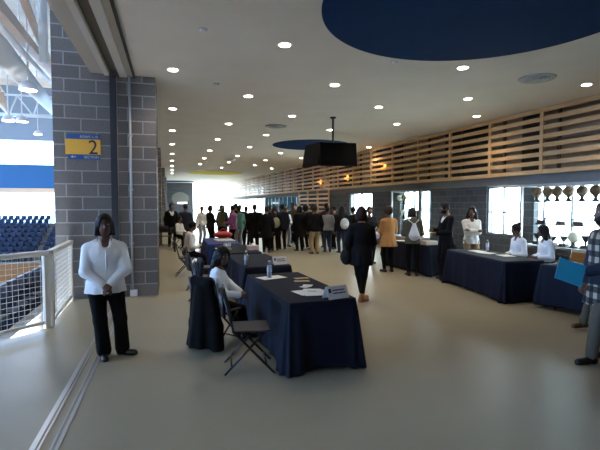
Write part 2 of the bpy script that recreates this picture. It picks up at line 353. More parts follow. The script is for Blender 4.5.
# trophy cases
def case(name, label, a0, a1, zb, z1, shelves):
    t = thing(name, label, 'display case', (0, 0, 0))
    MB().box((-.22, a0, 0), (SB+.2, a1, zb), W).build('wooden_base', 'woodbase', t, bevel=.01)
    b = MB()
    for a in (a0, a1-.05):
        for d in (-.22, SB+.15): b.box((d, a, zb), (d+.06, a+.06, z1), W)
    for z in (zb, z1-.06):
        b.box((-.22, a0, z), (-.17, a1, z+.06), W); b.box((SB+.15, a0, z), (SB+.2, a1, z+.06), W)
        b.box((-.17, a0, z), (SB+.15, a0+.05, z+.06), W); b.box((-.17, a1-.05, z), (SB+.15, a1, z+.06), W)
    b.box((-.2, a0, z1-.02), (SB+.2, a1, z1), W)
    b.build('case_frame', 'galv', t)
    g = MB().box((-.2, a0+.05, zb+.05), (-.193, a1-.05, z1-.05), W); g.build('front_glass', 'glass', t)
    for z in shelves: MB().box((-.17, a0+.05, z-.012), (SB+.14, a1-.05, z), W).build('glass_shelf', 'glass', t)
    return t
case('trophy_case', 'tall glass trophy case of balls on amber wood base by the wall', 7.0, 9.56, .68, 2.24, (1.24, 1.8))
case('display_case', 'narrow lit glass display case behind the person with white drawstring bag', 13.98, 15.88, .5, 2.26, (1.2, 1.75))
def ball_trophy(a, z, r, m, label, grp):
    t = thing('ball_trophy', label, 'trophy', W(0, a, z+.002), AW, grp)
    MB().lathe([(.09, 0), (.1, .02), (.05, .05), (.03, .1), (.07, .13)], n=16).build('stand', 'dark', t, True)
    MB().ell((0, 0, .12+r), (r, r, r), 18).build('ball', m, t, True)
for k, a in enumerate((9.25, 8.93, 8.66, 8.36, 8.02, 7.7, 7.36)):
    ball_trophy(a, 1.8, .125, 'trophy', 'bronze ball on dark stand in the top shelf row of the trophy case', 'balls on the top shelf of the trophy case')
ball_trophy(8.2, .74, .13, 'ball2', 'pale cream ball on the floor of the trophy case', None)
for k, (a, h) in enumerate(((9.2, .28), (8.95, .2), (8.75, .24), (8.45, .26), (7.9, .3))):
    t = thing('trophy_cup', 'small dark trophy cup in the bottom row of the trophy case', 'trophy', W(0, a, .742), AW, 'dark cups at the bottom of the trophy case')
    MB().box((-.08, -.08, 0), (.08, .08, .08)).build('plinth', 'dark', t, bevel=.006)
    MB().lathe([(.02, .08), (.02, h*.5), (.05, h*.6), (.1, h), (.09, h)], n=14).build('cup', 'dark', t, True)
for k, (a, z) in enumerate(((9.1, 1.24), (8.55, 1.24), (8.1, 1.24))):
    t = thing('award_plaque', 'small dark award plaque on the middle glass shelf of trophy case', 'plaque', W(0, a, z+.002), AW, 'plaques on the middle shelf of the trophy case')
    MB().box((-.03, -.14, 0), (.03, .14, .04)).build('foot', 'dark', t); MB().box((-.012, -.12, .04), (.012, .12, .11)).build('plate', 'dark', t)
for k, (a, z, m) in enumerate(((15.6, 1.75, 'ball2'), (15.3, 1.75, 'trophy'), (15.3, 1.2, 'ball2'), (14.4, 1.2, 'trophy'))):
    ball_trophy(a, z, .11, m, ('cream' if m == 'ball2' else 'bronze') + ' ball on the ' + ('upper' if z > 1.5 else 'lower') + ' shelf of the narrow display case', None)

# ceiling: painted discs, downlights, diffusers, detectors
for (x, y, r, m, l) in ((3.69, 4.7, 2.0, 'blue', 'huge round royal blue ceiling disc nearest to us overhead'), (5.42, 17.4, 1.55, 'blue', 'round blue ceiling disc partly hidden behind hanging screens'),
                        (3.2, 34.8, 2.1, 'yellow', 'round mustard yellow ceiling disc down the concourse'), (.6, 48.9, 1.75, 'blue', 'small far blue ceiling disc above the dark end wall')):
    tag(MB().lathe([(r-.01, -.02), (r, -.012), (r, 0)], (0, 0, 0), 96).build('ceiling_disc', m, loc=(x, y, HZ)), l, 'ceiling panel')
dl0 = thing('downlight', 'lit round recessed ceiling downlight in the staggered grid', 'light', (0, 0, HZ), 0, 'recessed downlights')
MB().lathe([(.085, -.004), (.11, -.01), (.118, -.004), (.118, 0)], n=24).build('trim_ring', 'white', dl0, True)
MB().lathe([(.082, -.012), (.082, 0)], n=24).build('lens', 'lamp', dl0)
li = bpy.data.lights.new('lamp', 'SPOT'); li.energy = DLW = 38; li.spot_size = R(125); li.spot_blend = .8; li.shadow_soft_size = .08; li.color = (1, .83, .63)
lo = bpy.data.objects.new('lamp', li); COL.objects.link(lo); lo.parent = dl0; lo.location = (0, 0, -.03)
spots = []
for x, ys in ((.05, (8.37, 11.75, 15.2, 18.65, 22.2, 25.7, 29.3, 32.8, 36.3)), (1.65, (6.62, 9.94, 13.5, 16.8, 20.4, 23.9, 27.4, 35.5)), (3.15, (8.54, 11.84, 15.3, 18.7, 22.3, 25.8, 29.7)),
              (4.9, (6.87, 10.17, 13.7, 20.5, 24.0, 27.3)), (6.45, (8.83, 12.16, 22.4, 29.5)), (7.95, (7.15, 10.5, 17.4))):
    spots += [(x, y) for y in ys]
for i, (x, y) in enumerate(spots):
    o = dl0 if i == 0 else copy_tree(dl0); o.location = (x, y, HZ)
for (x, y, l) in ((6.65, 7.04, 'round grey air diffuser set in ceiling beside the huge blue disc'), (3.08, 13.48, 'round air diffuser in ceiling left of the hanging screens'), (2.99, 23.96, 'far small round air diffuser before the mustard disc')):
    t = thing('ceiling_vent', l, 'vent', (x, y, HZ))
    MB().lathe([(.26, -.02), (.31, -.025), (.33, 0)], n=32).build('rim', 'galv', t, True)
    for r in (.07, .14, .2): MB().lathe([(r-.03, -.015), (r, -.04), (r+.012, -.035), (r, -.005)], n=28).build('cone_ring', 'galv', t, True)
for (x, y, l) in ((.44, 6.35, 'small smoke detector on ceiling nearest the beige header'), (3.6, 6.9, 'small smoke detector on ceiling edge of the huge blue disc'), (.88, 9.1, 'small sprinkler dome on ceiling beyond the smoke detector by the header')):
    t = thing('smoke_detector', l, 'detector', (x, y, HZ)); MB().lathe([(.05, 0), (.05, -.02), (.03, -.035)], n=16).build('dome', 'white', t, True); MB().lathe([(.06, 0), (.06, -.008)], n=16).build('mounting_ring', 'galv', t)

# hanging screens
mt = thing('screen_mount', 'black ceiling pole carrying the two hanging screens', 'mount', (4.27, 11.7, 0))
MB().tube([(0, 0, 3.4), (0, 0, HZ)], .028, 10).build('pole', 'black', mt, True); MB().lathe([(.09, 0), (.07, -.04)], (0, 0, HZ), 16).build('ceiling_plate', 'black', mt)
MB().box((-.28, -.04, 3.33), (.2, .04, 3.4)).build('crossbar', 'black', mt)
def tv(label, x, y, z, rz, w, h, tilt):
    t = thing('hanging_screen', label, 'screen', (x, y, z), rz); t.rotation_euler.x = tilt
    MB().box((-w/2, 0, -h/2), (w/2, .06, h/2)).build('housing', 'screenblack', t, bevel=.01)
    MB().box((-w/2+.025, -.006, -h/2+.03), (w/2-.025, .0, h/2-.025)).build('display', mat('display_glass', (.003, .003, .004), .4, spec=.06), t)
    MB().box((-.2, .06, -.15), (.2, .14, .15)).build('back_bracket', 'black', t)
tv('black flat screen hung from ceiling pole, facing us', 4.36, 11.5, 3.1, R(-8), 1.02, .64, R(-9))
tv('black flat screen seen almost edge on beside the front screen', 3.77, 12.08, 3.12, R(-80), .98, .64, R(-9))

# floor level railing to the seating bowl
def rail_section(label, p, q, posts):
    p = Vector((*p, 0)); q = Vector((*q, 0)); d = (q-p).normalized(); Ln = (q-p).length
    t = thing('railing', label, 'railing', p, math.atan2(d.y, d.x))
    for s in posts: MB().box((s*Ln-.035, -.035, 0), (s*Ln+.035, .035, 1.06)).build('post', 'rail', t, bevel=.006)
    MB().box((-.035, -.045, 1.03), (Ln+.035, .045, 1.1)).build('handrail', 'rail', t, bevel=.012)
    MB().box((0, -.02, .07), (Ln, .02, .11)).build('bottom_rail', 'rail', t)
    m = MB(); n = int(Ln/.075)
    for k in range(1, n): m.tube([(k*Ln/n, 0, .1), (k*Ln/n, 0, 1.04)], .0036, 4)
    for k in range(1, 13): m.tube([(0, 0, .1+k*.0725), (Ln, 0, .1+k*.0725)], .0036, 4)
    m.build('wire_mesh', 'rail', t)
rail_section('white railing section with wire mesh running to the block column', (-1.76, 8.9), (-1.67, 7.1), (0.03, 1))
rail_section('angled white mesh railing section cut off by the frame edge', (-1.71, 7.0), (-3.2, 5.5), (0, 1))

# ------------------------------------------------------------------ the arena beyond
tb = MB()
for k in range(12):
    x = -2.6-.8*k; z = -.72-.4*k
    tb.box((x-.8, 5.6, -6.2), (x, 46, z))
tb.box((-2.6, 5.6, -6.2), (-2.4, 46, -.3))
struct(tb.build('floor_tiers', 'conc'))
sbox('floor_court', 'court', ((-60, -10, -6.3), (-2.4, 80, -4.9)))
eb = MB()
for j in range(9): eb.box((-30, 44+.85*j, -6.2), (-2.4, 44+.85*(j+1), -3.3+.38*j))
struct(eb.build('floor_end_tiers', 'conc'))
sbox('wall_end_stand', 'court', ((-30, 43.85, -6.2), (-2.4, 43.98, -3.4)))
sb = MB().box((-.22, -.2, .38), (.22, .22, .45)).box((-.22, .17, .42), (.22, .25, .85)).box((-.24, -.1, 0), (-.2, .2, .6)).box((.2, -.1, 0), (.24, .2, .6)).box((-.02, .05, 0), (.02, .15, .4))
seat0 = sb.build('stadium_seat', 'seat', bevel=.015)
tag(seat0, 'blue plastic stadium seat in the side stand below the railing', 'seat', 'blue seats of the side stand')
first = True
for k in range(12):
    x = -3.1-.8*k; z = -.72-.4*k
    y0, y1 = -x/.36, min(-x/.2, 43.3)
    for y in np.arange(y0, y1, .56 if k < 6 else .7):
        o = seat0 if first else seat0.copy()
        if not first: COL.objects.link(o)
        first = False; o.location = (x, y, z); o.rotation_euler.z = R(-90+180)
seat1 = seat0.copy(); seat1.data = seat0.data; COL.objects.link(seat1); first = True
tag(seat1, 'blue plastic stadium seat in the far end stand under bright windows', 'seat', 'blue seats of the end stand')
for j in range(9):
    y = 44.45+.85*j; z = -3.3+.38*j
    for x in np.arange(-17.2, -9.2, .56):
        if abs(x+11.6) < .5: continue
        o = seat1 if first else seat1.copy()
        if not first: COL.objects.link(o)
        first = False; o.location = (x, y, z); o.rotation_euler.z = 0
# end wall: windows, blue band, grey wall
EW = lambda b, a, z: (a, 58+b, z)
sbox('wall_arena_end', 'arwall', ((-40, 58, -6.2), (-2.4, 58.3, -.5)), ((-40, 58, 9.0), (-2.4, 58.3, 18)))
sbox('wall_arena_band', 'arblue', ((-40, 57.9, 3.55), (-2.4, 58.2, 6.2)))
sbox('wall_upper_sky_block', 'arwall', ((-1.3, -8.3, HZ+.3), (-1.15, 58.3, 15.3)), ((-3.3, -8.3, -.3), (-1.15, -8, 15.3)), ((-1.3, -8.3, -.3), (-1.15, -3.8, HZ+.3)))  # unseen walls added to stop sky light leaking over the concourse roof
sbox('wall_arena_side_unseen', 'arwall', ((-34.3, -8, -6.2), (-34, 58, 2)), ((-34.3, -8, 10), (-34, 58, 15)), ((-34, -8.3, -6.2), (-3.3, -8, 15)))  # unseen walls added to cut the sky light from the open side
window('window_11', lambda b, a, z: (-34-b, a, z), -8, 58, 2, 10, .1, 16, frame='white', fr=.08, pane='glassar')  # unseen window band, sized for the daylight on the left floor
sbox('trim_12', 'truss', ((-40, 57.8, 3.1), (-2.4, 58.25, 3.55)))
window('window_9', EW, -40, -2.4, -.5, 3.1, .1, 12, frame='white', fr=.06, pane='glassar')
window('window_10', EW, -40, -2.4, 6.2, 9.0, .1, 12, frame='white', fr=.06, pane='glassar')
sbox('ceiling_arena', 'deck', ((-34, -8, 15), (-1.4, 60, 15.3)))
def girder(label, p, q, r, m, square=False, brace=True):
    t = thing('roof_girder', label, 'beam', (0, 0, 0))
    MB().tube([p, q], r, 4 if square else 14, square=square).build('chord', m, t, not square)
    if brace:
        P, Q = Vector(p), Vector(q); n = 7
        for k in range(n):
            a = P.lerp(Q, k/n); c = P.lerp(Q, (k+.5)/n)+Vector((-.3, 0, 1.6))
            MB().tube([a, c], .07, 6).build('brace', m, t, True)
            MB().tube([c, P.lerp(Q, (k+1)/n)], .07, 6).build('brace', m, t, True)
        MB().tube([P+Vector((-.3, 0, 1.6)), Q+Vector((-.3, 0, 1.6))], .09, 8).build('top_chord', m, t, True)
girder('thick pale round roof tube sloping across the arena', (-3.9, 11, 5.52), (-8.5, 39, 8.78), .33, 'trusswt', brace=False)
girder('warm beige roof girder slanting down the arena ceiling', (-3.2, 9, 5.57), (-7.5, 35, 10.5), .2, 'truss', True, False)
girder('slim tan roof rafter high in the arena', (-3.55, 12.5, 7.18), (-4.95, 22, 7.7), .13, 'truss', True, False)
girder('thin pale roof tie between the warm girder and thick tube', (-2.9, 9.2, 4.9), (-5.8, 27, 7.86), .07, 'trusswt', False, False)
girder('upright pale steel post in the arena roof', (-3.8, 16, 9.5), (-3.8, 16, 6.2), .13, 'trusswt', False, False)
girder('far braced pale roof truss before the grey end wall', (-16, 42, 9.0), (-4, 42, 9.0), .16, 'trusswt', False, True)
girder('thin beige roof truss with triangular bracing', (-5, 12, 5.6), (-12, 40, 8.6), .09, 'truss', False, True)
for (x, y, z, l) in ((-4.26, 16, 5.3, 'white dome high bay lamp nearest the thick roof tube'), (-7.25, 24, 5.6, 'white dome high bay lamp hanging low at the frame edge'), (-6.68, 24, 5.6, 'white dome high bay lamp beside the one at the frame edge'), (-8.54, 34, 6.4, 'far small high bay lamp above the end windows')):
    t = thing('high_bay_lamp', l, 'lamp', (x, y, z))
    MB().lathe([(.27, 0), (.25, .12), (.15, .24), (.06, .28)], n=20).build('dome_shade', 'white', t, True)
    MB().lathe([(.24, -.01), (.24, .01)], n=20).build('lens', 'bay', t)
    MB().tube([(0, 0, .28), (0, 0, 15-z)], .03, 6).build('stem', 'trusswt', t)
    li = bpy.data.lights.new('lamp', 'POINT'); li.energy = 25; li.shadow_soft_size = .3; o = bpy.data.objects.new('lamp', li); COL.objects.link(o); o.parent = t; o.location = (0, 0, -.3)
sbox('ground_outside', 'ground', ((9.7, -20, -.5), (80, 120, -.35)), ((-80, 58.6, -.9), (9.7, 140, -.6)), ((-1, 53.2, -.5), (12, 90, -.35)))

# ------------------------------------------------------------------ furniture
def folding_table(cx, cy, rz, L, D, label, group=None):
    t = thing('folding_table', label, 'table', (cx, cy, 0), rz, group)
    MB().box((-D/2, -L/2, .69), (D/2, L/2, .728)).build('tabletop', 'plaster', t, bevel=.005)
    for x in (-1, 1):
        for y in (-1, 1):
            MB().tube([(x*(D/2-.08), y*(L/2-.2), 0), (x*(D/2-.08), y*(L/2-.2), .69)], .014, 8).build('leg', 'chairmetal', t, True)
def drape(name, cx, cy, rz, L, D, label, m='cloth', seed=0, zb=.025, lift=None):
    rs = np.random.default_rng(seed); z = .738; hx, hy = D/2+.012, L/2+.012; rc = .03
    pts = []; nrm = []; cor = []
    def seg(a, b, n, nn):
        for k in range(n): t = k/n; pts.append((a[0]+(b[0]-a[0])*t, a[1]+(b[1]-a[1])*t)); nrm.append(nn)
    nl = int(L/.045); nd = int(D/.045); nc = 8
    def corner(c, a0):
        for k in range(nc):
            a = a0+math.pi/2*k/nc; pts.append((c[0]+rc*math.cos(a), c[1]+rc*math.sin(a))); nrm.append((math.cos(a), math.sin(a)))
    seg((hx, -hy+rc), (hx, hy-rc), nl, (1, 0)); corner((hx-rc, hy-rc), 0)
    seg((hx-rc, hy), (-hx+rc, hy), nd, (0, 1)); corner((-hx+rc, hy-rc), math.pi/2)
    seg((-hx, hy-rc), (-hx, -hy+rc), nl, (-1, 0)); corner((-hx+rc, -hy+rc), math.pi)
    seg((-hx+rc, -hy), (hx-rc, -hy), nd, (0, -1)); corner((hx-rc, -hy+rc), 1.5*math.pi)
    n = len(pts); rows = 14; vs = []; fs = []
    ph = rs.uniform(0, 6, 6)
    for r in range(rows+1):
        t = r/rows
        for i, ((x, y), (nx, ny)) in enumerate(zip(pts, nrm)):
            s = i/n*2*(L+D)
            ex = min(abs(abs(x)-hx), 9)+min(abs(abs(y)-hy), 9)
            near = math.exp(-(((abs(x)-hx)**2+(abs(y)-hy)**2)/.035))
            fold = .011*math.sin(s*17+ph[0])+.009*math.sin(s*9.3+ph[1])+.006*math.sin(s*31+ph[2])
            off = t*(.012+fold*1.2+near*.075)+.03*math.sin(min(t*6, math.pi/2))*.3
            zz = z-.004*(r > 0)-(z-zb)*t+.03*t*(1-near)*(1+.4*math.sin(s*2.1+ph[3]))
            if near > .6: off += .03*t*math.sin(s*40)
            if lift and lift(x, y): zz = max(zz, lift(x, y))
            vs.append((x+nx*off, y+ny*off, zz))
    for r in range(rows):
        for i in range(n): fs.append((r*n+i, (r+1)*n+i, (r+1)*n+(i+1) % n, r*n+(i+1) % n))
    fs.append(tuple(range(n)))
    mb = MB(); mb.add(vs, fs); o = mb.build(name, m, smooth=True, loc=(cx, cy, 0), rz=rz)
    o.data.polygons[len(fs)-1].use_smooth = False
    sd = o.modifiers.new('solid', 'SOLIDIFY'); sd.thickness = .004; sd.offset = 1
    return tag(o, label, 'tablecloth')
TT = .746
tabs = [('navy tablecloth on nearest table beside the empty folding chair', 1.46, 5.4, R(3), 1.95, .74, 'cloth', 'folding table under the navy cloth nearest to us'),
        ('navy tablecloth on second table behind the seated woman', 1.47, 8.05, R(2), 1.84, .74, 'cloth', 'folding table under the second navy cloth in the row'),
        ('navy tablecloth on third table in the row, holding boxes and bottles', 1.4, 10.2, R(1), 1.84, .76, 'cloth', 'folding table under the third navy cloth in the row'),
        ('royal blue tablecloth on far table of the left row', 1.28, 12.5, R(0), 2.1, .78, 'clothblue', 'folding table under the royal blue cloth'),
        ('navy tablecloth on table before the woman with crossed arms', 6.14, 7.6, R(-7), 2.1, .76, 'cloth', 'folding table before the woman with crossed arms'),
        ('navy tablecloth on table beside person with teal folder', 6.52, 5.22, R(10), 2.0, .76, 'cloth', 'folding table beside the person with teal folder'),
        ('navy tablecloth on table between the tan blazer and olive jacket', 6.3, 10.55, R(2), 2.0, .76, 'cloth', 'folding table between tan blazer and olive jacket')]
for i, (l, x, y, rz, L, D, m, tl) in enumerate(tabs):
    folding_table(x, y, rz, L-.02, D-.02, tl)
    drape('tablecloth', x, y, rz, L, D, l, m, seed=i+3, zb=(.06 if i == 5 else .012))

# folding chair
def make_chair():
    t = thing('folding_chair', 'x', 'chair')
    MB().box((-.2, -.2, .43), (.2, .2, .455)).build('seat', 'chair', t, bevel=.012)
    b = MB(); vs = []; n = 8
    for j in (0, 1):
        for k in range(n+1):
            x = -.2+.4*k/n; cu = -.035*(1-(2*k/n-1)**2)
            for z in (.6, .84): vs.append((x, -.235-(z-.45)*.13+cu-(j*.02), z))
    fs = []
    for k in range(n):
        a = 2*k; c = 2*(n+1)+2*k
        fs += [(a, a+1, a+3, a+2), (c, c+2, c+3, c+1), (a, a+2, c+2, c), (a+1, c+1, c+3, a+3)]
    fs += [(0, 2*(n+1), 2*(n+1)+1, 1), (2*n, 2*n+1, 4*n+3, 4*n+2)]
    b.add(vs, fs).build('backrest', 'chair', t, True)
    for s in (-1, 1):
        MB().tube([(s*.215, .24, 0), (s*.215, -.18, .45), (s*.215, -.285, .86)], .013, 8).build('leg', 'chairmetal', t, True)
        MB().tube([(s*.19, -.27, 0), (s*.19, .14, .43)], .012, 8).build('leg', 'chairmetal', t, True)
    MB().tube([(-.19, -.2, .075), (.19, -.2, .075)], .01, 8).build('stretcher', 'chairmetal', t, True)
    MB().tube([(-.215, .16, .085), (.215, .16, .085)], .01, 8).build('stretcher', 'chairmetal', t, True)
    MB().tube([(-.215, -.285, .86), (.215, -.285, .86)], .013, 8).build('top_bar', 'chairmetal', t, True)
    return t
ch0 = make_chair(); used = [False]
def chair(x, y, face, label):
    o = copy_tree(ch0) if used[0] else ch0; used[0] = True
    o.location = (x, y, 0); o.rotation_euler.z = R(face-90); o['label'] = label
chair(.79, 4.72, -6, 'empty black folding chair pulled up to nearest navy table')
chair(.55, 5.62, 38, 'black folding chair the woman in white blouse sits on')
chair(.62, 7.0, 0, 'empty black folding chair draped with coat behind the seated woman')
chair(.55, 8.1, 4, 'empty black folding chair at the second table, bare back')
chair(.55, 9.5, -5, 'empty black folding chair at the near end of third table')
chair(.34, 11.35, 0, 'black folding chair under the woman in white far down the row')
chair(.66, 13.8, 20, 'black folding chair at the royal blue table')
chair(-.25, 19.2, 70, 'black folding chair standing by the block column, far left')
chair(.28, 17.75, -40, 'black folding chair near the dark suited people')
chair(6.98, 7.74, 175, 'black folding chair under the woman with her hair up')
chair(7.22, 7.2, 175, 'black folding chair under the long haired woman in white')
chair(7.38, 6.15, 160, 'black folding chair behind the table with a teal folder')

# ------------------------------------------------------------------ people
class Field:
    def __init__(s, lo, hi, h):
        s.h = h; s.lo = np.array(lo, float); s.n = np.ceil((np.array(hi)-s.lo)/h).astype(int)+1
        s.ax = [s.lo[i]+h*np.arange(s.n[i]) for i in range(3)]
        s.f = np.full(s.n, 1e3)
    def sub(s, lo, hi):
        sl = []; g = []
        for i in range(3):
            a = max(0, int((lo[i]-s.lo[i])/s.h)-1); b = min(s.n[i], int((hi[i]-s.lo[i])/s.h)+3)
            if b <= a: return None, None
            sl.append(slice(a, b)); sh = [1, 1, 1]; sh[i] = -1; g.append(s.ax[i][a:b].reshape(sh))
        return tuple(sl), g
    def blend(s, sl, d, k):
        f = s.f[sl]
        if k > 0:
            h = np.maximum(k-np.abs(f-d), 0)/k
            s.f[sl] = np.minimum(f, d)-h*h*k*.25
        else: s.f[sl] = np.minimum(f, d)
    def dcone(s, g, a, b, ra, rb):
        ba = b-a; bb = max(1e-9, ba@ba)
        t = np.clip(((g[0]-a[0])*ba[0]+(g[1]-a[1])*ba[1]+(g[2]-a[2])*ba[2])/bb, 0, 1)
        return np.sqrt((g[0]-a[0]-t*ba[0])**2+(g[1]-a[1]-t*ba[1])**2+(g[2]-a[2]-t*ba[2])**2)-(ra+(rb-ra)*t)
    def dell(s, g, c, r, Rm):
        x, y, z = g[0]-c[0], g[1]-c[1], g[2]-c[2]
        if Rm is not None: x, y, z = (Rm[0,0]*x+Rm[1,0]*y+Rm[2,0]*z, Rm[0,1]*x+Rm[1,1]*y+Rm[2,1]*z, Rm[0,2]*x+Rm[1,2]*y+Rm[2,2]*z)
        k0 = np.sqrt((x/r[0])**2+(y/r[1])**2+(z/r[2])**2); k1 = np.sqrt((x/r[0]**2)**2+(y/r[1]**2)**2+(z/r[2]**2)**2)
        return np.where(k1 < 1e-6, -min(r), k0*(k0-1)/np.maximum(k1, 1e-6))
    def cone(s, a, b, ra, rb, k=.03):
        a = np.array(a, float); b = np.array(b, float); m = max(ra, rb)+k+3*s.h
        sl, g = s.sub(np.minimum(a, b)-m, np.maximum(a, b)+m)
        if sl: s.blend(sl, s.dcone(g, a, b, ra, rb), k)
    def ell(s, c, r, Rm=None, k=.03, cut=False):
        c = np.array(c, float); m = max(r)+k+3*s.h
        sl, g = s.sub(c-m, c+m)
        if sl:
            d = s.dell(g, c, r, Rm)
            if cut: s.f[sl] = np.maximum(s.f[sl], -d)
            else: s.blend(sl, d, k)
    def skirt(s, p0, p1, r0, r1, k=.03):      # elliptical flared tube between heights
        m = max(max(r0), max(r1))+k+3*s.h
        sl, g = s.sub((min(p0[0], p1[0])-m, min(p0[1], p1[1])-m, p1[2]-k-3*s.h), (max(p0[0], p1[0])+m, max(p0[1], p1[1])+m, p0[2]+k+3*s.h))
        if sl:
            t = np.clip((p0[2]-g[2])/(p0[2]-p1[2]), 0, 1)
            rx = r0[0]+(r1[0]-r0[0])*t; ry = r0[1]+(r1[1]-r0[1])*t
            x = g[0]-(p0[0]+(p1[0]-p0[0])*t); y = g[1]-(p0[1]+(p1[1]-p0[1])*t)
            ang = np.arctan2(y, x); w = 1+.05*t*np.sin(ang*9)
            d = (np.sqrt((x/rx)**2+(y/ry)**2)-w)*np.minimum(rx, ry)
            d = np.maximum(d, np.maximum(g[2]-p0[2], p1[2]-g[2])); s.blend(sl, d, k)
    def cutplane(s, p, n):                   # keep the side against n
        g = [s.ax[i].reshape([-1 if j == i else 1 for j in range(3)]) for i in range(3)]
        s.f = np.maximum(s.f, (g[0]-p[0])*n[0]+(g[1]-p[1])*n[1]+(g[2]-p[2])*n[2])
    def mesh(s):
        f = s.f; ins = f < 0
        c = np.zeros(np.array(f.shape)-1, int)
        for i in (0, 1):
            for j in (0, 1):
                for k in (0, 1):
                    c += ins[i:f.shape[0]-1+i, j:f.shape[1]-1+j, k:f.shape[2]-1+k]
        I = np.argwhere((c > 0) & (c < 8))
        if len(I) == 0: return [], []
        idx = -np.ones(c.shape, int); idx[tuple(I.T)] = np.arange(len(I))
        acc = np.zeros((len(I), 3)); cnt = np.zeros(len(I))
        cor = [(0,0,0),(1,0,0),(0,1,0),(1,1,0),(0,0,1),(1,0,1),(0,1,1),(1,1,1)]
        V = [f[I[:,0]+a, I[:,1]+b, I[:,2]+d] for a, b, d in cor]
        for a in range(8):
            for b in range(a+1, 8):
                df = np.abs(np.array(cor[a])-np.array(cor[b]))
                if df.sum() != 1: continue
                m = (V[a] < 0) != (V[b] < 0)
                t = np.where(m, V[a]/np.where(m, V[a]-V[b], 1), 0)
                p = np.array(cor[a])+t[:, None]*(np.array(cor[b])-np.array(cor[a]))
                acc += np.where(m[:, None], p, 0); cnt += m
        vs = s.lo+s.h*(I+acc/cnt[:, None]); fs = []
        for ax in range(3):
            u, v = (ax+1) % 3, (ax+2) % 3
            sl0 = [slice(None)]*3; sl1 = [slice(None)]*3; sl0[ax] = slice(0, -1); sl1[ax] = slice(1, None)
            A = ins[tuple(sl0)]; B = ins[tuple(sl1)]
            E_ = np.argwhere(A != B)
            E_ = E_[(E_[:, u] > 0) & (E_[:, v] > 0) & (E_[:, u] < f.shape[u]-1) & (E_[:, v] < f.shape[v]-1)]
            if len(E_) == 0: continue
            du = np.zeros(3, int); du[u] = 1; dv = np.zeros(3, int); dv[v] = 1
            q = np.stack([idx[tuple((E_-du-dv).T)], idx[tuple((E_-dv).T)], idx[tuple(E_.T)], idx[tuple((E_-du).T)]], 1)
            fl_ = ~A[tuple(E_.T)]
            q[fl_] = q[fl_][:, ::-1]; fs.append(q)
        fs = np.concatenate(fs); fs = fs[(fs >= 0).all(1)]
        return vs.tolist(), fs.tolist()
def rotx(a): c, s = math.cos(a), math.sin(a); return np.array([[1,0,0],[0,c,-s],[0,s,c]])
def rotz(a): c, s = math.cos(a), math.sin(a); return np.array([[c,-s,0],[s,c,0],[0,0,1]])
def roty(a): c, s = math.cos(a), math.sin(a); return np.array([[c,0,s],[0,1,0],[-s,0,c]])
def ik(a, t, l1, l2, pole):
    d = t-a; D = np.linalg.norm(d); u = d/max(D, 1e-6); Dc = min(D, (l1+l2)*.995)
    x = (l1*l1-l2*l2+Dc*Dc)/(2*Dc); h = math.sqrt(max(l1*l1-x*x, 0))
    p = np.array(pole, float); p -= (p@u)*u; p /= max(np.linalg.norm(p), 1e-6)
    return a+u*x+p*h, a+u*Dc
ARMS = {'down': (.145, .02, -.045), 'front': (.06, .16, .085), 'clasp': (.022, .118, .01), 'low': (.13, .06, -.03), 'up': (.1, .12, .3), 'phone': (.05, .15, .22)}
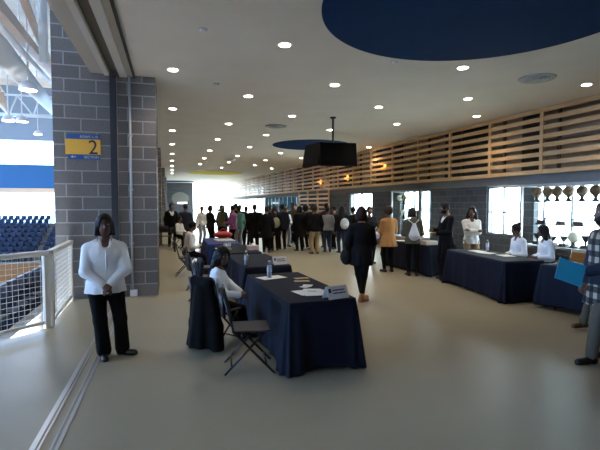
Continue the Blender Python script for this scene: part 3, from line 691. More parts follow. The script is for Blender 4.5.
def person(label, x, y, face, S=1.66, h=.022, w=1., skin='skin', hair=('cap', 'hair'), top=(('shirt', 'shirt', dict()),), legs=('blk', .012), shoes='shoe',
           pose='stand', L='down', Rr='down', lean=0, twist=0, hyaw=0, hpitch=0, feet=None, group=None, face_detail=False, female=True, footyaw=(12, -12), elbow=None, hips=0, boot=0, hipz0=.56, shz=.262):
    t = thing('person', label, 'person', (x, y, 0), R(face-90), group)
    sit = pose == 'sit'
    hipz = (hipz0 if sit else .515*S)
    hip = np.array([0, 0, hipz]); Rt = rotz(R(twist)) @ rotx(R(-lean)); TP = lambda a, b, c: hip+Rt @ (np.array([a, b, c])*S)
    sw = .1*(.96 if female else 1.06)*(1+(w-1)*.55)
    neck0, neck1 = TP(0, -.008, .285), TP(0, .004, .36)
    Rh = Rt @ rotz(R(hyaw)) @ rotx(R(-hpitch))
    hc = TP(0, .008, .335)+Rh @ (np.array([0, .006, .078])*S)
    H = lambda a, b, c: hc+Rh @ (np.array([a, b, c])*S)
    sh = {s: TP(s*sw, -.008, shz) for s in (-1, 1)}
    arm = {}
    for s, spec in ((-1, L), (1, Rr)):
        if isinstance(spec, str): spec = ARMS[spec]; spec = (s*spec[0], spec[1], spec[2])
        tg = hip+rotz(R(twist)) @ (np.array(spec)*S)
        pole = (s*.55, -.8, -.5) if elbow is None else (s*elbow[0], elbow[1], elbow[2])
        e, wr = ik(sh[s], tg, .168*S, .148*S, rotz(R(twist)) @ np.array(pole)); arm[s] = (e, wr)
    if feet is None: feet = ((-.055*S, .02, 0), (.055*S, -.01, 0)) if not sit else ((-.09, .42, 0), (.09, .42, 0))
    leg = {}
    for s, (fx, fy, fz) in ((-1, feet[0]), (1, feet[1])):
        hj = hip+np.array([s*.052*S*(1+(w-1)*.5), 0, -.01*S]); an = np.array([fx, fy, fz+.045*S])
        k, an = ik(hj, an, .24*S, .235*S, (s*.08, 1, .1)); leg[s] = (hj, k, an)
    feetdir = {s: rotz(R(footyaw[0] if s < 0 else footyaw[1])) @ np.array([0, 1, 0]) for s in (-1, 1)}
    lo = np.min([a for s in (-1, 1) for a in (*arm[s], *leg[s], sh[s], hc)], 0)-.24; hi = np.max([a for s in (-1, 1) for a in (*arm[s], *leg[s], sh[s], hc)], 0)+.26
    lo[2] = -.03
    bz = 1 if not female else 0
    def torso(F, o, kk=.05):
        F.ell(TP(0, .002, .02), (.088*S*w+o, .064*S*w+o, .078*S+o), Rt, kk)
        F.ell(TP(0, .004+.03*(w-1), .1), ((.078+.01*bz+.02*(w-1))*S*w+o, .058*S*w+o, .09*S+o), Rt, kk)
        F.ell(TP(0, 0, .2), (.088*S*(.4+.6*w)+o, .06*S*w+o, .1*S+o), Rt, kk)
        F.cone(sh[-1]+Rt @ np.array([.03, 0, .0]), sh[1]+Rt @ np.array([-.03, 0, .0]), .03*S+o, .03*S+o, kk)
        for s in (-1, 1): F.cone(TP(s*.02, -.012, .3), sh[s], .024*S+o*.6, .024*S+o*.6, .03)
        F.cone(TP(0, -.008, .27), neck1, .045*S+o*.5, .026*S+o*.3, .05)
        if female:
            for s in (-1, 1): F.ell(TP(s*.036*w, .044, .2), (.036*S*w+o, .022*S+o, .036*S+o), Rt, .05)
    def arms(F, o, frac=1., kk=.025):
        for s in (-1, 1):
            e, wr = arm[s]; F.cone(sh[s], e, .027*S*(.5+.5*w)+o*.9, .026*S*(.5+.5*w)+o, kk)
            F.cone(e, e+(wr-e)*frac, .024*S*(.6+.4*w)+o, .026*S*(1-frac)+.0165*S*frac+o, kk)
    def legsf(F, o, kk=.03, flare=0, end=1.):
        F.ell(TP(0, -.004, .0), (.09*S*w+o, .066*S*w+o, .07*S+o), Rt, kk)
        for s in (-1, 1):
            hj, k, an = leg[s]; F.cone(hj, k, .05*S*(.4+.6*w)+o, .034*S*(.6+.4*w)+o, kk)
            e = k+(an-k)*end
            F.cone(k, e, .034*S*(.6+.4*w)+o, .021*S+o+flare, kk)
    def feetf(F, o, s):
        an = leg[s][2]; d = feetdir[s]; b = np.array([an[0], an[1], an[2]-.045*S])
        F.cone(an+np.array([0, 0, .01]), b+np.array([0, 0, .022*S])-d*.018*S, .02*S+o, .02*S+o, .02)
        F.cone(b-d*.022*S+np.array([0, 0, .019*S]), b+d*.085*S+np.array([0, 0, .015*S]), .017*S+o, .016*S+o, .025)
        F.cone(b+d*.03*S+np.array([0, 0, .017*S]), b+d*.092*S+np.array([0, 0, .013*S]), .018*S+o, .018*S+o, .02)
    def finish(F, name, m, zc=True):
        if zc: F.cutplane((0, 0, .002), (0, 0, -1))
        vs, fs = F.mesh()
        if not vs: return None
        return MB().add(vs, fs).build(name, m, t, True)
    # ---- body
    F = Field(lo, hi, h)
    torso(F, -.006); arms(F, -.002); legsf(F, -.006)
    F.ell(H(0, -.004, .008), (.0455*S, .057*S, .062*S), Rh, .01)
    F.ell(H(0, .012, -.03), (.037*S, .042*S, .043*S), Rh, .03)
    F.cone(neck1, H(0, -.012, -.03), .027*S, .03*S, .02)
    F.cone(H(0, .05, .004), H(0, .0605, -.017), .006*S, .0095*S, .012)
    for s in (-1, 1):
        F.ell(H(s*.046, -.004, -.006), (.007*S, .014*S, .019*S), Rh, .006)
        e, wr = arm[s]; fd = (wr-e)/np.linalg.norm(wr-e); F.cone(wr, wr+fd*.04*S, .017*S, .021*S, .02)
        feetf(F, -.006, s)
    F.cutplane((0, 0, .004), (0, 0, -1))
    vs, fs = F.mesh(); B = MB().add(vs, fs)
    for s in (-1, 1):                                          # five separate fingers rooted in the palm
        e, wr = arm[s]; fd = (wr-e)/np.linalg.norm(wr-e); ax = np.cross(fd, (0, 0, 1)) if abs(fd[2]) < .8 else np.cross(fd, (0, 1, 0) if pose != 'x' else (1, 0, 0))
        ax = ax/np.linalg.norm(ax); pn = np.cross(ax, fd)
        if pn[2] > 0 and abs(fd[2]) < .8: pn = -pn
        for q, (lf, off) in enumerate(((.045, -.018), (.051, -.006), (.048, .006), (.038, .017))):
            b0 = wr+fd*.036*S+ax*off*S; b1 = b0+(fd*.55+pn*.12)*lf*S*.9; b2 = b1+(fd*.4+pn*.3)*lf*S*.7; b3 = b2+(fd*.12+pn*.35)*lf*S*.6
            B.tube([b0, b1, b2, b3], [.0075*S/1.5, .007*S/1.5, .0065*S/1.5, .0045*S/1.5], 6)
        sd = -s if True else s
        b0 = wr+fd*.012*S-ax*.014*S; b1 = b0+(fd*.5-ax*.45)*.032*S; b2 = b1+(fd*.8+pn*.2)*.03*S
        B.tube([b0, b1, b2], [.0085*S/1.4, .0075*S/1.4, .005*S/1.4], 6)
    for s in (-1, 1):
        B.ell(H(s*.0185, .0485, .006), (.0085*S, .006*S, .005*S), 10, 1, Rh); B.ell(H(s*.0185, .0525, .006), (.0042*S, .003*S, .0045*S), 8, 2, Rh)
        B.ell(H(s*.0185, .0495, .0165), (.0105*S, .004*S, .0014*S), 8, 2, Rh)
    B.ell(H(0, .0505, -.0355), (.014*S, .006*S, .0038*S), 10, 3, Rh); B.ell(H(0, .0495, -.0415), (.0125*S, .006*S, .004*S), 10, 3, Rh)
    B.build('body', [skin, 'eye', 'iris', 'lips'], t, True)
    # ---- hair
    style, hm = hair
    if style != 'bald':
        F = Field(hc-.24*S, hc+.2*S, min(h, .013)); o = .0
        big = {'afro': .02, 'bob': .008, 'long': .008, 'curly': .016}.get(style, .004)
        F.ell(H(0, -.006, .014), ((.049+big)*S, (.06+big)*S, (.062+big)*S), Rh, .01)
        if style == 'bob':
            F.ell(H(0, -.02, -.025), (.058*S, .05*S, .07*S), Rh, .03)
            for s in (-1, 1): F.cone(H(s*.046, .01, .015), H(s*.052, .012, -.06), .017*S, .017*S, .02)
        if style == 'curly': F.ell(H(0, -.025, -.03), (.075*S, .055*S, .1*S), Rh, .03)
        if style in ('long', 'curly'):
            F.ell(H(0, -.03, -.04), (.056*S, .042*S, .095*S), Rh, .03); F.cone(H(0, -.03, -.06), TP(0, -.06, .2), .045*S, .035*S, .03)
            for s in (-1, 1): F.cone(H(s*.047, -.016, .01), H(s*.06, -.02, -.09), .02*S, .026*S, .02)
        if style == 'bun': F.ell(H(0, -.045, .062), (.03*S, .03*S, .028*S), Rh, .01)
        if style == 'tail': F.cone(H(0, -.06, .02), H(0, -.075, -.07), .018*S, .012*S, .01)
        F.ell(H(0, .068, -.014), (.042*S, .05*S, .068*S), Rh, cut=True)
        if style in ('cap', 'bun', 'tail', 'afro'): F.cutplane(H(0, 0, -.03), Rh @ np.array([0, .5, -.85]))
        if style in ('curly', 'afro'):
            g = [F.ax[i].reshape([-1 if j == i else 1 for j in range(3)]) for i in range(3)]
            F.f = F.f+.007*np.sin(g[0]*95)*np.sin(g[1]*90+1)*np.sin(g[2]*100)
        finish(F, 'hair', hm, False)
    if face_detail == 'beard':
        F = Field(hc-.12*S, hc+.12*S, .012); F.ell(H(0, .018, -.036), (.04*S, .045*S, .042*S), Rh, .01)
        F.ell(H(0, .07, -.0), (.034*S, .05*S, .034*S), Rh, cut=True); F.cutplane(H(0, 0, -.012), Rh @ np.array([0, 0, 1])); finish(F, 'beard', hm, False)
    # ---- clothes
    for (nm, m, d) in top:
        o = d.get('o', .014); F = Field(lo-.05, hi+.05, h)
        if not d.get('sleeves_only'): torso(F, o)
        hem = d.get('hem', -.03)
        if hem < -.02 and not sit:
            fl_ = d.get('flare', .012); wd = .09*S*w
            F.skirt(TP(0, .002, .03), TP(0, 0, hem), (wd+o, .066*S*w+o), (wd+o+fl_, .068*S*w+o+fl_), .02)
        F.cutplane(TP(0, 0, hem), Rt @ np.array([0, 0, -1])) if not sit else F.cutplane((0, 0, hipz-.02), (0, 0, -1))
        F.cutplane(TP(0, -.02, .315), Rt @ np.array([0, .35, .94]))
        v = d.get('v', .06)
        if v: F.ell(TP(0, .06, .315), (.026*S+v*.2*S, .07*S, v*S), Rt, cut=True)
        G = Field(lo-.05, hi+.05, h); arms(G, o*.9, d.get('sleeve', .93)); 
        h_ = np.maximum(.02-np.abs(F.f-G.f), 0)/.02; F.f = np.minimum(F.f, G.f)-h_*h_*.02*.25
        ob = finish(F, nm, m)
        if d.get('collar'):
            B = MB()
            for s in (-1, 1): B.tube([TP(0, -.04, .325), TP(s*.032, -.014, .325), TP(s*.034, .02, .305), TP(s*.024, .056, .268)], [.006*S, .007*S, .008*S, .003*S], 8)
            B.build('collar', d['collar'], t, True)
        if d.get('placket'):
            B = MB(); pts = []
            for z in np.linspace(.24, -.02, 10): pts.append(TP(0, (.066*w if z > .15 else .063*w)+(.006 if .15 < z < .24 else 0)+o/S, z))
            B.tube(pts, .007*S, 6); B.build('placket', d['placket'], t, True)
    if legs:
        m, o = legs[0], legs[1]; F = Field(lo-.05, hi+.05, h)
        legsf(F, o, flare=legs[2] if len(legs) > 2 else .012, end=legs[3] if len(legs) > 3 else .97)
        F.cutplane(TP(0, 0, .055), Rt @ np.array([0, 0, 1])); finish(F, 'trousers', m)
    for s in (-1, 1):
        an = leg[s][2]; F = Field(an-.3, an+.3, min(h, .014)); feetf(F, .007, s); F.cone(an, an+np.array([0, 0, boot]), .024*S, .027*S, .02); F.cutplane((0, 0, an[2]+.012*S+boot), (0, 0, 1)); F.cutplane((0, 0, an[2]-.045*S+.001), (0, 0, -1))
        finish(F, 'shoe', shoes, False)
    t['hands'] = 0; del t['hands']
    rz = rotz(R(face-90)); toW = lambda p: tuple(np.array([x, y, 0])+rz @ p)
    return {'t': t, 'hand': {s: toW(arm[s][1]+(arm[s][1]-arm[s][0])/np.linalg.norm(arm[s][1]-arm[s][0])*.05*S) for s in (-1, 1)}, 'W': lambda a, b, c: toW(TP(a, b, c))}
def jacket(m, **k): return (('jacket', m, dict(dict(o=.022, hem=-.06, v=.0), **k)),)
WS = (('shirt', 'shirt', dict(o=.014, hem=-.04, v=.05, collar='btn')),)

# foreground
person('person standing by the block column in white shirt and black trousers, hands clasped', -.74, 5.52, -78, 1.63, .011, 1.24, 'skin2', ('bob', 'hair'),
       (('shirt', 'shirt', dict(o=.02, hem=-.055, v=.055, collar='btn', placket='btn', flare=.02)),), ('blk', .012, .035), 'shoe', L='clasp', Rr='clasp', feet=((-.02, -.03, 0), (-.13*-1*.0+.12, .02, 0))[::1] if False else ((-.17, .0, 0), (.03, .03, 0)), footyaw=(55, 0), elbow=(1, 0, -.05), shz=.25)
person('person seated at nearest navy table in white blouse, long black curly hair', .5, 5.63, 30, 1.44, .011, 1.15, 'skin', ('curly', 'hair'),
       (('blouse', 'shirt', dict(o=.018, hem=-.02, v=.04)),), ('blk', .02, .012), 'shoe', pose='sit', L=(.1, .22, .1), Rr=(.14, .2, .09), lean=8, hyaw=-62, twist=-32, hpitch=4, hipz0=.515)
F = Field((-.1, 4.9, 0), (.9, 6.1, 1.1), .016)
ca, sa = math.cos(R(38)), math.sin(R(38)); LC = lambda x, y, z: (.55+(x*ca-y*sa), 5.6+(x*sa+y*ca), z)
F.skirt(LC(-.26, -.02, .8), LC(-.22, .03, .05), (.1, .11), (.21, .2), .03); F.cone(LC(-.28, -.15, .84), LC(-.28, .12, .84), .05, .05, .05)
for yy in (-.15, .15): F.cone(LC(-.27, yy*.8, .82), LC(-.22, yy*1.25, .3), .05, .075, .06); F.cone(LC(-.22, yy*1.25, .3), LC(-.22, yy*1.35, .06), .075, .08, .04)
F.cutplane((0, 0, .02), (0, 0, -1)); vs, fs = F.mesh(); co = MB().add(vs, fs).build('coat', 'blk', smooth=True)
tag(co, 'long black coat hung over the back of the seated woman\'s chair down to the floor', 'coat')
vs = []; fs = []
for j in range(13):
    t_ = j/12
    for i in range(17):
        u = -1+2*i/16
        vs.append((.36-.05*t_+.05*abs(u)**2+.015*math.sin(u*8)*t_, 7.0+u*(.24+.03*t_), .93-.5*t_-.02*u*u))
for j in range(12):
    for i in range(16): fs.append((j*17+i, j*17+i+1, (j+1)*17+i+1, (j+1)*17+i))
co = MB().add(vs, fs).build('coat', 'navy', smooth=True); sm = co.modifiers.new('s', 'SOLIDIFY'); sm.thickness = .05
tag(co, 'dark jacket over the chair behind the seated woman\'s head', 'coat')

wk = person('person walking away in black jacket, dark reddish hat and tan boots', 3.27, 7.45, 72, 1.7, .014, 1.08, 'skin', ('bob', 'hairred'), jacket('blk', hem=-.13, o=.03, flare=.02), ('blk', .006, .004, .82), 'shoetan', boot=.06,
            L='low', Rr='front', feet=((.03, .14, 0), (.0, -.1, 0.0)), footyaw=(-40, -45), hpitch=12)
bg = thing('shoulder_bag', 'black slouchy shoulder bag hanging beside walking person', 'bag', (0, 0, 0))
p = wk['W'](-.16, .03, .0); q = wk['W'](-.115, 0, .27)
MB().ell((p[0], p[1], p[2]-.08), (.1, .16, .15), 16).build('pouch', 'blk2', bg, True); MB().tube([(p[0], p[1], p[2]+.04), tuple((Vector(p)+Vector(q))/2+Vector((-.04, 0, 0))), q], .012, 6).build('strap', 'blk2', bg, True)

og = person('person seen from behind in tan belted blazer and black leggings', 5.34, 10.46, 88, 1.68, .016, 1.08, 'skin', ('afro', 'hairbr'), (('blazer', 'tan', dict(o=.02, hem=-.12, flare=.05, v=0)),), ('blk', .004, .002), 'shoe', L='front', Rr='front')
t = thing('handbag', 'white handbag on the arm of person in tan blazer', 'bag', (0, 0, 0)); p = og['W'](-.15, .04, .06)
MB().ell((p[0]-.06, p[1], p[2]-.02), (.12, .07, .1), 14).build('pouch', 'bagwt', t, True); MB().tube([(p[0]-.12, p[1], p[2]+.05), (p[0]-.05, p[1], p[2]+.2), (p[0]+.02, p[1], p[2]+.05)], .01, 6).build('handle', 'bagwt', t, True)
ol = person('person in olive jacket wearing white drawstring bag, seen from behind', 5.62, 9.72, 70, 1.68, .016, 1.05, 'skin', ('bob', 'hair'), jacket('olive', hem=-.05, o=.026), ('blk', .006, .004), 'shoe', L='front', Rr='front', hpitch=25, lean=6)
t = thing('drawstring_bag', 'white drawstring bag on the back of person in olive jacket', 'bag', (0, 0, 0)); p = ol['W'](0, -.1, .13)
F = Field(np.array(p)-.32, np.array(p)+.36, .016); F.cone(np.array(p)+(0, 0, .14), np.array(p)+(0, 0, -.1), .05, .13, .03); 
vs, fs = F.mesh(); MB().add(vs, fs).build('sack', 'bagwt', t, True)
for s in (-1, 1): MB().tube([np.array(p)+(0, 0, .16), ol['W'](s*.07, -.06, .29), ol['W'](s*.09, .0, .31), ol['W'](s*.1, .06, .22)], .008, 6).build('cord', 'bagwt', t, True)
sm_ = person('bearded person in black suit standing behind tables, facing the olive jacket', 6.12, 9.08, 172, 1.8, .014, 1.12, 'skin', ('cap', 'hair'), (('shirt', 'shirt', dict(o=.012, v=.04)),)+jacket('blk', hem=-.09, o=.024, v=.1), ('blk', .014, .014), 'shoe', L='front', Rr=(.04, .17, .12), face_detail='beard', female=False, hpitch=15)
person('person in white shirt standing with arms crossed beside bright window', 7.04, 9.42, -112, 1.68, .014, 1.1, 'skin', ('long', 'hair'), (('shirt', 'shirt', dict(o=.016, hem=-.05, v=.05, collar='btn')),), ('khaki', .012), 'shoe', L=(.055, .115, .15), Rr=(-.055, .125, .14), elbow=(1, -.2, -.4), hyaw=-20)
person('person seated in white with hair pinned up, looking along the table', 7.0, 7.75, 172, 1.62, .016, 1.05, 'skin', ('bun', 'hair'), WS, ('blk', .02, .012), 'shoe', pose='sit', L='front', Rr='front', lean=8, hyaw=-15)
person('person seated in white with long black hair, nearest to trophy case', 7.19, 7.22, 165, 1.6, .016, 1.05, 'skin', ('long', 'hair'), WS, ('blk', .02, .012), 'shoe', pose='sit', L='front', Rr='front', lean=8, hyaw=-25)
pl = person('person in plaid shirt and dark vest striding past, cut off by the frame', 4.62, 3.84, 165, 1.78, .014, 1.12, 'skin', ('cap', 'hair'), (('shirt', 'plaid', dict(o=.026, hem=-.16, v=.04, flare=.03)), ('sleeves', 'navy', dict(o=.036, sleeves_only=1, v=0))), ('jeansbr', .012, .01), 'shoe', L=(-.08, .17, .06), Rr=(.05, .1, -.02), feet=((-.09, .2, 0), (.08, -.14, 0)), boot=.1, face_detail='beard', hyaw=-10)
F = Field(np.array([-.5, -.4, .7]), np.array([.5, .5, 1.7]), .016)
t = thing('folder', 'teal blue folder held out by person in plaid shirt', 'folder', pl['hand'][-1], R(15)); t.rotation_euler = (R(70), R(20), R(-25)); t.location.z += .02; t.location.x -= .12; t.location.y -= .02
MB().box((-.15, -.12, .0), (.13, .12, .008)).build('cover', 'folder', t); MB().box((-.14, -.11, -.005), (.125, .11, .0)).build('sheets', 'paper', t)
person('person in navy coat and brown boots mostly hidden behind the plaid shirt', 5.78, 4.86, 165, 1.68, .018, 1.05, 'skin', ('cap', 'hair'), jacket('navy', hem=-.15, o=.026), ('jeansbr', .01, .01), 'shoebr', L=(-.1, .14, .04), Rr='down', feet=((-.06, .3, 0), (.06, -.12, 0)))

# crowd further down
def crowd(label, x, y, face, S, w, hair, top, legs, shoes='shoe', **k):
    return person(label, x, y, face, S, .024, w, k.pop('skin', 'skin'), hair, top, legs, shoes, **k)
PB = ('blk', .01, .012)
crowd('bulky person in long black coat, leftmost back of the dark standing group', 2.99, 16.67, 95, 1.74, 1.2, ('cap', 'hair'), jacket('blk', hem=-.24, o=.045, flare=.05), PB, female=False)
crowd('person in black with short hair beside the bulky black coat', 3.29, 15.95, 80, 1.66, 1.05, ('cap', 'hair'), jacket('blk', hem=-.2, o=.035, flare=.04), PB)
c3 = crowd('person in dark brown top carrying a beige bag on the back', 3.72, 16.5, 90, 1.66, 1.05, ('long', 'hairbr'), jacket('blk2', hem=-.16, o=.03, flare=.03), PB)
t = thing('backpack', 'beige backpack on the back of person in dark brown top', 'bag', (0, 0, 0)); p = c3['W'](0, -.12, .12)
F = Field(np.array(p)-.3, np.array(p)+.3, .02); F.ell(p, (.15, .09, .2)); vs, fs = F.mesh(); MB().add(vs, fs).build('pack', 'bagtan', t, True)
MB().box((p[0]-.1, p[1]-.12, p[2]-.12), (p[0]+.1, p[1]-.07, p[2])).build('pocket', 'bagtan', t, bevel=.01)
crowd('tall person in navy jacket right of the beige backpack', 4.12, 16.95, 100, 1.75, 1.05, ('cap', 'hair'), jacket('navy', hem=-.08), PB, female=False)
crowd('person in black facing the pale blue glass, behind the bulky coat', 2.95, 18.5, 60, 1.66, 1.05, ('cap', 'hair'), jacket('blk', hem=-.2, o=.035, flare=.04), PB)
crowd('tall slim person in black behind the sea green top', 2.62, 19.2, 70, 1.78, 1., ('cap', 'hair'), jacket('blk2', hem=-.1), PB, female=False)
crowd('person in orchid purple top and black trousers, turned aside', 2.3, 17.6, 150, 1.7, 1.15, ('cap', 'hair'), (('top', 'purple', dict(o=.018, hem=-.06, v=.04)),), PB, L='front', Rr='front', skin='skin3')
crowd('person in sea green top behind the orchid purple top', 2.62, 18.1, 120, 1.66, 1.1, ('cap', 'hair'), (('top', 'teal', dict(o=.018, hem=-.07, v=.04)),), ('grey', .012, .01))
crowd('person in pale blouse standing beyond the navy jacket', 4.5, 17.85, -80, 1.62, 1., ('cap', 'hairbr'), WS, ('grey', .012, .01), L='front', Rr='front', skin='skin3')
crowd('tall person in drab green top before the dark doorway', 5.08, 18.95, -120, 1.8, 1.05, ('cap', 'hair'), jacket('greenjk', hem=-.06), PB, female=False, L='front', Rr='front')
crowd('person in maroon top close behind the drab green top', 5.3, 19.4, -100, 1.76, 1., ('long', 'hair'), jacket('maroon', hem=-.06), PB)
crowd('person in black jacket with white collar, short dark hair', 4.95, 16.6, 110, 1.68, 1.05, ('afro', 'hair'), (('shirt', 'shirt', dict(o=.012, v=0)),)+jacket('blk', hem=-.08, v=.05), PB, 'shoewt')
crowd('person in charcoal jacket half hidden left of the khaki trousers', 5.6, 18.9, 90, 1.7, 1.05, ('cap', 'hair'), jacket('maroon', hem=-.06), PB)
crowd('person with curly dark hair behind the khaki trousers', 5.5, 17.4, 60, 1.7, 1., ('afro', 'hair'), jacket('blk2', hem=-.16, o=.03, flare=.03), PB)
crowd('person in black jacket and khaki trousers, back to us', 4.81, 14.96, 92, 1.7, 1.1, ('cap', 'hairbr'), jacket('blk', hem=-.05, o=.03), ('khaki', .018, .016), female=False)
crowd('tall person in dark maroon behind the grey top', 5.98, 17.1, 90, 1.78, 1., ('cap', 'hairbr'), jacket('maroon', hem=-.08), PB, female=False)
crowd('person in light grey top and dark jeans, back to us', 5.45, 15.46, 80, 1.64, 1.1, ('cap', 'hair'), (('top', 'grey', dict(o=.024, hem=-.03, v=0)),), ('denim', .01, .01))
lg = crowd('person with long black hair and white backpack, back to us', 5.83, 15.0, 85, 1.66, 1.1, ('long', 'hair'), jacket('blk2', hem=-.04), ('denim', .012, .01))
t = thing('backpack', 'white backpack on person with long black hair', 'bag', (0, 0, 0)); p = lg['W'](.02, -.13, .12)
F = Field(np.array(p)-.3, np.array(p)+.3, .02); F.ell(p, (.16, .09, .2)); vs, fs = F.mesh(); MB().add(vs, fs).build('pack', 'bagwt', t, True)
MB().box((p[0]-.1, p[1]-.13, p[2]-.13), (p[0]+.1, p[1]-.07, p[2]-.02)).build('pocket', 'bagwt', t, bevel=.01)
crowd('person glancing back between the grey top and long black hair', 6.06, 16.43, 200, 1.64, 1., ('cap', 'hairbr'), jacket('blk2', hem=-.06), PB, skin='skin3')
crowd('person in black facing us left of the tan blazer', 5.6, 12.2, -95, 1.68, 1.05, ('cap', 'hair'), jacket('blk2', hem=-.1), PB, L='front', Rr='front')
crowd('person in white blouse seated at the royal blue table end', .36, 11.38, 10, 1.6, 1.1, ('cap', 'hair'), (('blouse', 'shirt', dict(o=.02, v=.03)),), PB, pose='sit', L='front', Rr='front', lean=10)
crowd('person in black suit and white shirt near the block column', -.02, 19.5, -70, 1.78, 1.05, ('cap', 'hair'), (('shirt', 'shirt', dict(o=.012, v=.04)),)+jacket('blk', hem=-.09, o=.024, v=.12), PB, female=False)
crowd('person in dark suit before the oval wall sign', .52, 18.3, 100, 1.76, 1.05, ('cap', 'hair'), jacket('navy', hem=-.1), PB, female=False)
crowd('small seated person in pale top between the two dark suits', .28, 17.75, -40, 1.5, 1., ('cap', 'hair'), WS, PB, pose='sit', L='front', Rr='front')
crowd('person with dark jacket silhouetted at the far bright window', 1.5, 18.6, 30, 1.7, 1.1, ('bob', 'hairbr'), jacket('blk2', hem=-.06), PB, L='front', Rr='front')
crowd('person in pale shirt standing farthest at the bright window', 1.27, 20.4, -60, 1.66, 1., ('cap', 'hairbr'), WS, ('grey', .012, .01), skin='skin3')
crowd('person in dark top raising a hand at the bright window', 2.05, 19.3, 200, 1.68, 1.1, ('curly', 'hairbr'), jacket('greenjk', hem=-.04), PB, L=(-.03, .12, .36), Rr='front')

crowd('person in long black coat behind the purple and sea green tops', 2.95, 20.3, 80, 1.72, 1.15, ('cap', 'hair'), jacket('blk', hem=-.22, o=.04, flare=.04), PB, female=False)
crowd('person in black coat showing between the short haired person and beige backpack', 3.72, 17.5, 80, 1.68, 1.15, ('cap', 'hair'), jacket('blk', hem=-.22, o=.04, flare=.04), PB)
crowd('person in black hooded coat deep in the crowd by the drab green top', 4.58, 16.1, 100, 1.66, 1.15, ('bob', 'hair'), jacket('blk', hem=-.2, o=.04, flare=.04), PB)
crowd('person in charcoal coat half hidden behind the khaki trousers', 5.2, 16.35, 100, 1.66, 1.1, ('cap', 'hair'), jacket('blk2', hem=-.2, o=.035, flare=.03), PB)
crowd('person in dark coat beside the white backpack, near the tall block pier', 6.35, 15.2, 110, 1.64, 1.1, ('cap', 'hair'), jacket('blk2', hem=-.2, o=.035, flare=.03), PB)
crowd('person in navy coat standing beyond the tall slim person in black', 2.25, 21.0, 60, 1.7, 1.1, ('bob', 'hair'), jacket('navy', hem=-.2, o=.04, flare=.04), PB)

# ------------------------------------------------------------------ table-top things
def bottle(x, y, label, s=1.):
    t = thing('water_bottle', label, 'bottle', (x, y, TT)); t.scale = (s, s, s)
    MB().lathe([(.028, 0), (.032, .01), (.032, .07), (.03, .08), (.032, .09), (.032, .14), (.026, .165), (.012, .19), (.012, .2)], n=16).build('bottle_body', 'water', t, True)
    MB().lathe([(.0325, .075), (.0325, .13)], n=16).build('paper_label', 'label', t); MB().lathe([(.014, .195), (.014, .215)], n=12).build('cap', 'white', t)
    MB().lathe([(.027, .004), (.03, .012), (.03, .13), (.024, .155)], n=14).build('water', mat('still_water', (.5, .55, .6), .1), t, True)
def sheet(name, label, cat, x, y, rz, w, l, m='paper', z=TT, hh=.002):
    return tag(MB().box((-w/2, -l/2, 0), (w/2, l/2, hh)).build(name, m, loc=(x, y, z), rz=rz), label, cat)
sheet('paper_sheet', 'white sheet lying under the water bottle on nearest table', 'paper', 1.3, 5.98, R(20), .36, .24)
bottle(1.27, 5.98, 'clear water bottle standing on white sheet, nearest table', 1.1)
bottle(1.17, 7.35, 'clear water bottle on second table near the seated woman', 1.1)
bottle(1.04, 8.75, 'clear water bottle at the far end of second table', 1.)
bottle(1.08, 9.6, 'clear water bottle at the near edge of third table', 1.1); bottle(1.2, 9.85, 'second clear water bottle a little further along third table', 1.1)
bottle(6.5, 8.15, 'clear water bottle before the seated woman with hair up', 1.1)
for i, (x, y, r_) in enumerate(((1.44, 4.86, 12), (1.54, 4.9, -18), (1.62, 4.83, 30), (1.5, 4.76, -5))):
    sheet('flyer', ['white flyer lowest in the fan of papers on nearest table', 'white flyer second in the fan of papers', 'white flyer turned aslant at the sign side of the papers', 'white flyer on top of the fan of papers'][i], 'paper', x, y, R(r_), .21, .28, z=TT+.003*i)
tag(MB().box((-.05, -.012, 0), (.05, .012, .006)).build('pen', 'card', loc=(1.52, 4.84, TT+.013), rz=R(-30)), 'short brown pen lying on the white flyers', 'pen')
sheet('card', 'tan card at far side of nearest table, farther of two', 'card', 1.68, 5.82, R(5), .2, .1, 'card'); sheet('card', 'tan card at far side of nearest table, nearer of two', 'card', 1.62, 5.6, R(-8), .2, .1, 'card')
sheet('leaflet', 'small crumpled white leaflet between tan cards and flyers', 'paper', 1.55, 5.2, R(35), .12, .1, z=TT); sheet('leaflet', 'small white leaflet overlapping the crumpled one', 'paper', 1.6, 5.27, R(-25), .12, .09, z=TT+.003)
def tent(x, y, rz, w, hgt, label):
    t = thing('tent_card', label, 'sign', (x, y, TT), rz); d = .06
    def pl_(y0, y1): return [(-w/2, y0, 0), (w/2, y0, 0), (w/2, y1, hgt), (-w/2, y1, hgt)]
    for nm, s in (('front_panel', -1), ('back_panel', 1)):
        a = pl_(s*d, 0); b = [(p[0], p[1]+s*.004, p[2]) for p in a]
        MB().add(a+b, [(0,1,2,3),(4,7,6,5),(0,4,5,1),(1,5,6,2),(2,6,7,3),(3,7,4,0)]).build(nm, 'paper', t)
    def on(xa, xb, za, zb):
        f = lambda z: -d*(1-z/hgt)-.0055
        return [(xa, f(za), za), (xb, f(za), za), (xb, f(zb), zb), (xa, f(zb), zb)]
    MB().add(on(-w*.42, -w*.3, hgt*.5, hgt*.82), [(0,1,2,3)]).build('emblem', 'dark', t)
    b = MB(); 
    for za in (.62, .4):
        x0 = -w*.24
        for q in range(7):
            wd = w*(.05+.03*((q*7+int(za*10)) % 3)); b.add(on(x0, min(x0+wd, w*.45), hgt*za, hgt*(za+.1)), [(0,1,2,3)]); x0 += wd+w*.012
            if x0 > w*.4: break
    b.build('printed_lines', 'dark', t)
tent(1.68, 4.5, R(17), .27, .13, 'white tent card sign at the front corner of nearest table')
tent(1.72, 7.3, R(10), .25, .13, 'white tent card sign at the front corner of second table')
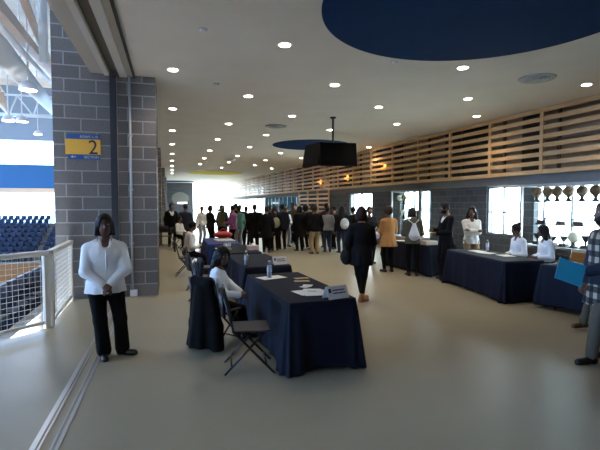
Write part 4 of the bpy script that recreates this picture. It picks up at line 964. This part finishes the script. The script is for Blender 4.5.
sheet('flyer', 'white flyer lying near the bottle at far end of second table', 'paper', .98, 8.95, R(10), .22, .3)
sheet('flyer', 'white flyer on third table beside its bottles', 'paper', 1.1, 10.2, R(10), .3, .4)
t = thing('tissue_box', 'small pale pink box on the corner of third table', 'box', (1.7, 9.75, TT), R(8)); MB().box((-.12, -.08, 0), (.12, .08, .1)).build('carton', mat('pale_pink_card', (.6, .48, .45), .7), t, bevel=.005); MB().lathe([(.04, .1), (.03, .13), (.005, .15)], n=8).build('tissue', 'paper', t, True)
sheet('newspaper', 'pale paper spread lying on royal blue table', 'paper', 1.4, 12.6, R(5), .5, .7, mat('newsprint', (.6, .52, .48), .8), hh=.01)
t = thing('tote_bag', 'red bag lying on the far end of royal blue table', 'bag', (1.45, 13.4, TT)); MB().ell((0, 0, .1), (.28, .18, .1), 16).build('pouch', 'red', t, True); MB().tube([(-.15, 0, .17), (0, 0, .28), (.15, 0, .17)], .012, 6).build('handle', 'red', t, True)
for i, (x, y, r_, l) in enumerate(((6.25, 8.15, 0, 'white paper on table before the crossed arms, farther'), (6.2, 7.8, 20, 'white paper on table before the crossed arms, middle'), (6.25, 7.3, -10, 'white paper nearest the seated long haired woman'))): sheet('paper_sheet', l, 'paper', x, y, R(r_), .25, .32)
for i, (x, y, l) in enumerate(((6.05, 11.1, 'white paper by the tan blazer'), (6.1, 10.7, 'white paper in front of the olive jacket'))): sheet('paper_sheet', l, 'paper', x, y, R(8), .3, .25)
p = sm_['hand'][-1]
tag(MB().box((-.16, -.11, -.003), (.16, .11, .003)).build('magazine', 'green', loc=(p[0]-.06, p[1]+.02, p[2]+.03), rz=R(20)), 'lime green magazine held by the person in black suit', 'magazine')
t = thing('carton', 'white carton on the near end of the table by the black suit', 'box', (6.08, 9.75, TT), R(4)); MB().box((-.17, -.12, 0), (.17, .12, .1)).build('box', 'paper', t, bevel=.005); MB().box((-.172, -.02, .1), (.172, .02, .103)).build('tape', 'card', t)

# ------------------------------------------------------------------ sky, camera, colour
w = bpy.data.worlds.new('sky'); SC.world = w; w.use_nodes = True
bgn = w.node_tree.nodes['Background']; bgn.inputs[0].default_value = (.8, .9, 1, 1); bgn.inputs[1].default_value = 13
def portal(p, rot, sx, sy):
    l = bpy.data.lights.new('daylight_portal', 'AREA'); l.shape = 'RECTANGLE'; l.size = sx; l.size_y = sy; l.cycles.is_portal = True
    o = bpy.data.objects.new('daylight_portal', l); COL.objects.link(o); o.location = p; o.rotation_euler = rot
cam = bpy.data.cameras.new('camera'); co = bpy.data.objects.new('camera', cam); COL.objects.link(co); SC.camera = co
cam.sensor_width = 36; cam.lens = 36*450/600; cam.clip_end = 300
co.location = (0, 0, 1.75); co.rotation_euler = (R(90)-math.atan(21/450), 0, R(-15.9))
SC.view_settings.view_transform = 'Standard'; SC.view_settings.look = 'None'; SC.view_settings.gamma = 1; SC.view_settings.exposure = 1.12
SC.view_settings.use_curve_mapping = False
SC.cycles.use_denoising = True; SC.cycles.max_bounces = 10; SC.cycles.transparent_max_bounces = 16; SC.cycles.sample_clamp_indirect = 6
